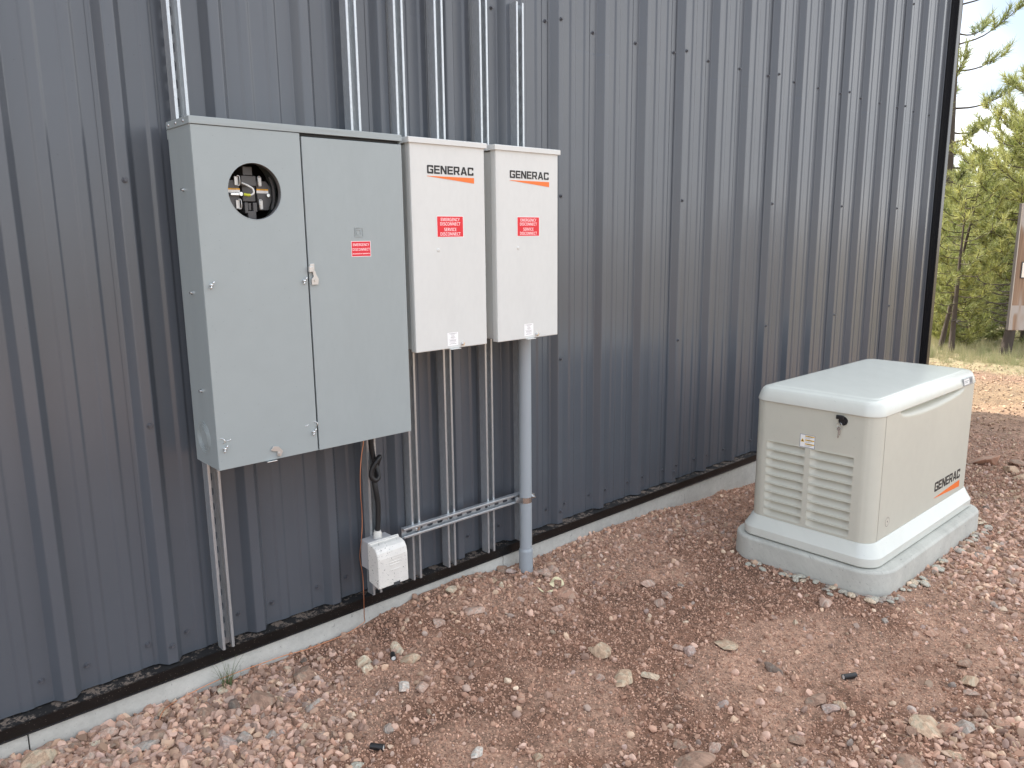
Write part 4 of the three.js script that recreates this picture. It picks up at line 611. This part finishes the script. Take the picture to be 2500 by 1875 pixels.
// ---------------------------------------------------------------- litter and a grass tuft
{
  const gy = groundY;
  const casing = (x, z, yaw, len, label) => { const t = thing('black_tube', label, 'tube', undefined); t.position.set(x, gy(x, z) + 0.0095, z); t.rotation.y = yaw; mesh('sleeve', new THREE.LatheGeometry([[0.0085, -len / 2], [0.0095, -len / 2], [0.0095, len / 2], [0.0085, len / 2], [0.0082, len / 2 - 0.004], [0.0082, -len / 2]].map(([a, b]) => new THREE.Vector2(a, b)), 24).rotateZ(Math.PI / 2), M.black, t); mesh('end_plug', cylX(0, 0, -len / 2 + 0.002, -len / 2 + 0.006, 0.008, 18), M.whiteWire, t); };
  casing(LIT.tubeA[0], LIT.tubeA[1], 2.2, 0.042, 'short black plastic tube alone on bare dirt at front');
  casing(LIT.tubeB[0], LIT.tubeB[1], 1.1, 0.034, 'short black plastic tube wedged against a tan stone');
  casing(LIT.tubeC[0], LIT.tubeC[1], -0.5, 0.05, 'short black plastic tube on the dirt in front of the generator');
  const px = LIT.peel[0], pz = LIT.peel[1], py = gy(px, pz);
  const pl = thing('tape_scrap', 'crumpled strip of yellowed tape on the dirt near the conduit', 'tape'); pl.position.set(px, py, pz);
  const strip = (pts, w) => { const c = new THREE.CatmullRomCurve3(pts.map((p) => new THREE.Vector3(...p))); const P = [], idx = []; const n = 40; for (let i = 0; i <= n; i++) { const q = c.getPoint(i / n), tn = c.getTangent(i / n); const s = new THREE.Vector3(-tn.z, 0.55 * Math.sin(i * 0.35), tn.x).normalize().multiplyScalar(w * (0.35 + 0.65 * (i / n))); P.push(q.x + s.x, q.y + s.y + w, q.z + s.z, q.x - s.x, q.y - s.y + w, q.z - s.z); if (i < n) { const a = i * 2; idx.push(a, a + 1, a + 2, a + 1, a + 3, a + 2); } } const g = new THREE.BufferGeometry(); g.setAttribute('position', new THREE.Float32BufferAttribute(P, 3)); g.setIndex(idx); g.computeVertexNormals(); return g; };
  const tm = std(C(0.66, 0.58, 0.36), 0.6, 0, { side: THREE.DoubleSide });
  mesh('tail', strip([[-0.06, 0.035, -0.06], [-0.05, 0.014, -0.035], [-0.045, 0.006, -0.015], [-0.02, 0.006, 0.0], [0.01, 0.008, 0.005]], 0.006), tm, pl);
  mesh('loop', strip([[0.01, 0.008, 0.005], [0.04, 0.012, 0.012], [0.055, 0.026, -0.005], [0.035, 0.036, -0.02], [0.008, 0.03, -0.018], [-0.005, 0.018, -0.008]], 0.011), tm, pl);
  // dry twigs
  const twig = (x, z, yaw, len, lab) => { const pts = []; const r = rng((x * 1000) | 0); for (let i = 0; i <= 5; i++) { const u = (i / 5 - 0.5) * len, xx = x + u * Math.cos(yaw) + (r() - 0.5) * 0.012, zz = z + u * Math.sin(yaw) + (r() - 0.5) * 0.012; pts.push([xx, gy(xx, zz) + 0.004 + r() * 0.006, zz]); } top('twig', tube(pts, 0.0017, 24, 5), M.twig, lab, 'twig', 'dry twigs on the dirt'); };
  M.twig = std(C(0.3, 0.2, 0.13), 0.9);
  for (const [x, z, a, l, lab] of LIT.twigs) twig(x, z, a, l, lab);
  const blades = []; const gr = rng(31); for (let i = 0; i < 46; i++) { const a = gr() * 6.28, h = 0.04 + gr() * 0.085, l = 0.02 + gr() * 0.05, x0 = (gr() - 0.5) * 0.03, z0 = (gr() - 0.5) * 0.025; const P = []; const wv = 0.0013; for (let k = 0; k <= 4; k++) { const t = k / 4, x = x0 + Math.cos(a) * l * t * t, z = z0 + Math.sin(a) * l * t * t, y = h * t, w = wv * (1 - t * 0.85); P.push([x - Math.sin(a) * w, y, z + Math.cos(a) * w], [x + Math.sin(a) * w, y, z - Math.cos(a) * w]); } const A = []; for (let k = 0; k < 4; k++) { const q = k * 2; A.push(...P[q], ...P[q + 1], ...P[q + 2], ...P[q + 1], ...P[q + 3], ...P[q + 2]); } const g = new THREE.BufferGeometry(); g.setAttribute('position', new THREE.Float32BufferAttribute(A, 3)); g.computeVertexNormals(); blades.push(g); }
  const gt = top('grass_tuft', blades, std(C(0.1, 0.14, 0.05), 0.8, 0, { side: THREE.DoubleSide }), 'thin green grass tuft growing against the concrete foundation', 'grass'); gt.position.set(0.868, gy(0.868, 0.085) - 0.004, 0.085); gt.scale.setScalar(0.95);
}

// ---------------------------------------------------------------- weathered panel at the right edge
{
  const t = thing('weathered_panel', 'weathered whitewashed wooden door panel with recessed metal latch at right edge', 'door panel');
  const wt = tex(512, 512, (u, v, i, j) => { const g = wnoise(u * 200, v * 6, 200) * 0.5 + wnoise(u * 64, v * 4, 64) * 0.5; const pl = wnoise(u * 12, v * 3, 12) * 0.5 + wnoise(u * 40, v * 12, 40) * 0.5; const m = smooth(0.52, 0.66, pl * 0.7 + wnoise(u * 5, v * 5, 5) * 0.35) * 0.9; const wd = [0.52 + g * 0.2, 0.42 + g * 0.18, 0.34 + g * 0.15]; const wh = [0.74, 0.71, 0.67]; return [lerp(wd[0], wh[0], m), lerp(wd[1], wh[1], m), lerp(wd[2], wh[2], m)]; });
  t.position.set(5.99, 0, 0.9); t.rotation.y = -0.9;
  const pg = bx(0, 0.95, 0.832, 1.672, -0.04, 0, 0.004); { const p = pg.attributes.position, u = pg.attributes.uv; for (let i = 0; i < p.count; i++) u.setXY(i, p.getX(i), p.getY(i)); }
  mesh('board', pg, std(C(1, 1, 1), 0.85, 0, { map: wt }), t);
  mesh('edge_strip', bx(-0.006, 0.0, 0.833, 1.671, -0.039, 0.001, 0.001), std(C(0.6, 0.52, 0.42), 0.8), t);
  mesh('latch_frame', [bx(0.03, 0.15, 1.285, 1.291, 0, 0.008, 0.002), bx(0.03, 0.15, 1.182, 1.188, 0, 0.008, 0.002), bx(0.03, 0.036, 1.188, 1.285, 0, 0.008, 0.002), bx(0.144, 0.15, 1.188, 1.285, 0, 0.008, 0.002)], M.darkPlastic, t);
  const lp = mesh('latch_plate', bx(0.036, 0.144, 1.188, 1.285, 0.0005, 0.003), M.zinc, t); mesh('latch_handle', bx(0.062, 0.13, 1.234, 1.24, 0.003, 0.012, 0.002), M.darkPlastic, lp);
  for (const x of [0.52, 0.86]) mesh('post', bx(x, x + 0.09, -0.3, 1.75, -0.135, -0.042, 0.006), std(C(0.3, 0.23, 0.17), 0.9), t);
}

// ---------------------------------------------------------------- pines
const needleMats = [new THREE.MeshPhysicalMaterial({ color: C(1, 1, 1), roughness: 0.9, vertexColors: true, side: THREE.DoubleSide, transmission: 0.45, thickness: 0 })];
function tuftInto(P, N, Cc, pos, dir, size, r, col, n) {
  const up = Math.abs(dir.y) < 0.9 ? new THREE.Vector3(0, 1, 0) : new THREE.Vector3(1, 0, 0); const a = new THREE.Vector3().crossVectors(dir, up).normalize(), b = new THREE.Vector3().crossVectors(dir, a);
  for (let i = 0; i < n; i++) {
    const ph = r() * 6.283, sp = 0.25 + r() * 1.0, l = size * (0.7 + r() * 0.5), back = r() * size * 0.7; const d = dir.clone().multiplyScalar(Math.cos(sp)).addScaledVector(a, Math.sin(sp) * Math.cos(ph)).addScaledVector(b, Math.sin(sp) * Math.sin(ph)); d.y += 0.12; d.normalize();
    const o = pos.clone().addScaledVector(dir, -back); const s = new THREE.Vector3().crossVectors(d, new THREE.Vector3(r() - 0.5, r() - 0.5, r() - 0.5)).normalize().multiplyScalar(size * 0.045); const e = o.clone().addScaledVector(d, l);
    P.push(o.x - s.x, o.y - s.y, o.z - s.z, o.x + s.x, o.y + s.y, o.z + s.z, e.x, e.y, e.z); const k = 0.75 + r() * 0.5; for (let q = 0; q < 3; q++) Cc.push(col[0] * k, col[1] * k, col[2] * k);
  }
}
function pine(name, label, [x, z], o) {
  const t = thing(name, label, 'pine tree', o.group); const y0 = groundY(x, z) - 0.1; t.position.set(x, y0, z); const r = rng(o.seed), H = o.h, R = o.r, lean = o.lean || [0, 0];
  const axis = (h) => new THREE.Vector3(lean[0] * h + Math.sin(h * 0.9 + o.seed) * 0.04 * H * 0.1, h, lean[1] * h + Math.cos(h * 0.7 + o.seed) * 0.03 * H * 0.1);
  const trunkPts = []; for (let k = 0; k <= 14; k++) trunkPts.push(axis(H * k / 14)); const cv = new THREE.CatmullRomCurve3(trunkPts); const tg = new THREE.TubeGeometry(cv, 40, 1, 9); { const p = tg.attributes.position; for (let i = 0; i < p.count; i++) { const s = Math.floor(i / 10) / 40, c = cv.getPoint(s); const rad = o.tr * (1 - 0.92 * s) * (1 + 0.35 * Math.exp(-s * 30)) * (0.88 + 0.3 * fbm(i * 0.9, s * 60, o.seed, 2)); p.setXYZ(i, c.x + (p.getX(i) - c.x) * rad, c.y + (p.getY(i) - c.y) * rad, c.z + (p.getZ(i) - c.z) * rad); } tg.computeVertexNormals(); }
  mesh('trunk', tg, M.bark, t);
  const limbs = [], P = [], Cc = []; const dead = [];
  const seg = (list, pts, r0, sg = 8) => { const c = new THREE.CatmullRomCurve3(pts); const g = new THREE.TubeGeometry(c, sg, 1, 4); const p = g.attributes.position; for (let i = 0; i < p.count; i++) { const s = Math.floor(i / 5) / sg, q = c.getPoint(s); const rad = r0 * (1 - 0.8 * s); p.setXYZ(i, q.x + (p.getX(i) - q.x) * rad, q.y + (p.getY(i) - q.y) * rad, q.z + (p.getZ(i) - q.z) * rad); } g.computeVertexNormals(); list.push(g); return c; };
  const nl = o.limbs;
  for (let i = 0; i < nl; i++) {
    const u = (i + r() * 0.8) / nl, h = lerp(o.base, 0.985, u) * H, a = o.sector ? lerp(o.sector[0], o.sector[1], r()) : i * 2.4 + r() * 0.9; const prof = Math.pow(Math.sin(Math.PI * clamp(0.2 + 0.8 * (1 - u))), 0.8) * (u > 0.85 ? 0.85 : 1); const len = R * prof * (0.65 + r() * 0.5) + 0.12; const s = axis(h); const d = new THREE.Vector3(Math.cos(a), 0, Math.sin(a)); const droop = lerp(-0.12, 0.35, u);
    const pts = [s, s.clone().addScaledVector(d, len * 0.4).add(new THREE.Vector3(0, len * droop * 0.3 - 0.02, 0)), s.clone().addScaledVector(d, len * 0.75).add(new THREE.Vector3((r() - 0.5) * len * 0.2, len * (droop * 0.7 + 0.03), (r() - 0.5) * len * 0.2)), s.clone().addScaledVector(d, len).add(new THREE.Vector3((r() - 0.5) * len * 0.3, len * (droop + 0.2), (r() - 0.5) * len * 0.3))];
    const isDead = h < (o.deadTo || 0) * H; const c = seg(isDead ? dead : limbs, pts, Math.max(0.008, o.tr * 0.22 * (1 - u * 0.6)));
    const nb = isDead ? 6 : o.sub;
    for (let b = 0; b < nb; b++) {
      const f = isDead ? 0.2 + r() * 0.75 : lerp(o.inner || 0.28, 1, (b + r() * 0.6) / nb); const q = c.getPoint(Math.min(f, 0.99)), tn = c.getTangent(Math.min(f, 0.99)); const sd = new THREE.Vector3(-tn.z, 0, tn.x).multiplyScalar((b % 2 ? 1 : -1) * (0.5 + r() * 0.6)); const dd = tn.clone().add(sd).add(new THREE.Vector3(0, isDead ? (r() - 0.5) * 0.9 : 0.15 + r() * 0.6, 0)).normalize(); const bl = (isDead ? 0.25 : 0.16) * (0.5 + r()) * (0.5 + len * 0.5) + 0.06;
      const e = q.clone().addScaledVector(dd, bl).add(new THREE.Vector3(0, isDead ? 0 : bl * 0.25, 0)); seg(isDead ? dead : limbs, [q, q.clone().lerp(e, 0.5).add(new THREE.Vector3(0, -bl * 0.06, 0)), e], 0.006, 4);
      if (isDead) continue; const base = o.col, mixc = r(); const col = [lerp(base[0][0], base[1][0], mixc), lerp(base[0][1], base[1][1], mixc), lerp(base[0][2], base[1][2], mixc)];
      const nt = o.tufts; for (let k = 0; k < nt; k++) { const tt = 1 - k * 0.28; const pp = q.clone().lerp(e, Math.max(0.2, tt)); tuftInto(P, null, Cc, pp, k ? dd.clone().add(new THREE.Vector3(r() - 0.5, r() * 0.6, r() - 0.5)).normalize() : dd, o.needle, r, col, o.nn); }
    }
    if (!isDead) tuftInto(P, null, Cc, pts[3], c.getTangent(1), o.needle * 1.1, r, o.col[1], o.nn + 6);
  }
  if (limbs.length) mesh('limbs', limbs, M.bark, t); if (dead.length) { const m = mesh('dead_branches', dead, M.deadBark || (M.deadBark = std(C(0.11, 0.095, 0.085), 0.95)), t); m.userData.label = 'bare dead lower branches'; }
  const g = new THREE.BufferGeometry(); g.setAttribute('position', new THREE.Float32BufferAttribute(P, 3)); g.setAttribute('color', new THREE.Float32BufferAttribute(Cc, 3)); g.computeVertexNormals(); mesh('crown', g, needleMats[0], t); return t;
}
{
  const sunny = [[0.2, 0.235, 0.06], [0.42, 0.42, 0.14]], mid = [[0.15, 0.19, 0.06], [0.33, 0.35, 0.12]];
  pine('pine_tree', 'dense young pine with dark trunk and bare lower branches, right of frame', TR.right, { seed: 5, h: 4.4, r: 0.95, base: 0.12, tr: 0.085, limbs: 100, sub: 7, tufts: 3, nn: 13, needle: 0.15, col: sunny, deadTo: 0.3, lean: [0.075, 0.07] });
  pine('pine_tree', 'tall open pine reaching out past the building corner against the sky', TR.tall, { seed: 11, h: 11.5, r: 1.25, base: 0.12, tr: 0.14, limbs: 62, sub: 6, tufts: 3, nn: 14, needle: 0.2, col: mid, inner: 0.45 });
  const bg = 'pines in the thicket behind the building';
  pine('pine_tree', 'leaning slim sapling just past the black corner trim', TR.sap1, { seed: 21, h: 3.3, r: 0.75, base: 0.3, tr: 0.045, limbs: 34, sub: 5, tufts: 3, nn: 15, needle: 0.13, col: sunny, lean: [0.05, 0.12], group: bg });
  pine('pine_tree', 'short dark-stemmed sapling between the leaning sapling and the dense pine', TR.sap2, { seed: 22, h: 2.7, r: 0.7, base: 0.22, tr: 0.05, limbs: 30, sub: 5, tufts: 3, nn: 15, needle: 0.12, col: sunny, deadTo: 0.28, group: bg });
  const backLabels = ['background pine seen right beside the black corner trim', 'low background pine left of the gap of sky', 'background pine behind the trunk of the dense pine', 'taller background pine behind the weathered panel', 'short pine just behind the two saplings', 'short pine between the saplings and the dense pine', 'pine mostly hidden to the right of the weathered panel', 'farthest pine, low in the gap between the two nearest pines', 'far pine behind the tall open pine'];
  let k = 0; for (const [x, z, h, rr] of TR.back) pine('pine_tree', backLabels[k], [x, z], { seed: 40 + k++ * 3, h, r: rr, base: 0.1, tr: 0.08, limbs: 70, sub: 6, tufts: 3, nn: 12, needle: 0.2, col: k % 2 ? sunny : mid, group: bg });
  const lowLabels = ['low bushy pine at the foot of the black corner trim', 'low bushy pine left of the dense pine trunk', 'low bushy pine touching the dense pine trunk', 'low bushy pine under the weathered panel', 'knee-high pine in the grass near the saplings'];
  TR.low.forEach(([x, z, h, rr], i) => pine('pine_tree', lowLabels[i], [x, z], { seed: 140 + i * 5, h, r: rr, base: 0.06, tr: 0.035, limbs: 44, sub: 5, tufts: 3, nn: 12, needle: 0.15, col: i % 2 ? mid : sunny, group: bg }));
  // dry grass and brush along the tree line
  const rr = rng(90), blade = new THREE.BufferGeometry(); { const A = []; const b = rng(2); for (let i = 0; i < 14; i++) { const a = b() * 6.28, l = 0.35 + b() * 0.65, s = 0.05 + b() * 0.25, w = 0.012; const x0 = (b() - 0.5) * 0.3, z0 = (b() - 0.5) * 0.3; A.push(x0 - w, 0, z0, x0 + w, 0, z0, x0 + Math.cos(a) * s, l, z0 + Math.sin(a) * s, x0, 0, z0 - w, x0, 0, z0 + w, x0 + Math.cos(a) * s, l, z0 + Math.sin(a) * s); } blade.setAttribute('position', new THREE.Float32BufferAttribute(A, 3)); blade.computeVertexNormals(); }
  const n = 5200, im = new THREE.InstancedMesh(blade, new THREE.MeshPhysicalMaterial({ color: C(1, 1, 1), roughness: 0.95, side: THREE.DoubleSide, transmission: 0.35, thickness: 0 }), n), o = new THREE.Object3D(); im.name = 'dry_grass'; im.castShadow = im.receiveShadow = true; im.userData = { kind: 'stuff', label: 'dry straw-coloured grass along the tree line', category: 'grass' };
  for (let i = 0; i < n; i++) { let d, a, x, z; do { d = 11.3 + Math.pow(rr(), 1.6) * 14; a = -0.2 + (rr() - 0.5) * 0.55; x = d * Math.cos(a); z = 2.5 + d * Math.sin(a); } while (x < 7.3); o.position.set(x, groundY(x, z) - 0.01, z); o.rotation.set(0, rr() * 6.28, 0); const s = (0.06 + rr() * 0.2) * smooth(11.1, 13.6, d) + 0.035; o.scale.set(s, s, s); o.updateMatrix(); im.setMatrixAt(i, o.matrix); const t = rr(); im.setColorAt(i, C(lerp(0.52, 0.3, t), lerp(0.46, 0.33, t), lerp(0.3, 0.17, t))); }
  scene.add(im);
}
renderer.render(scene, camera);
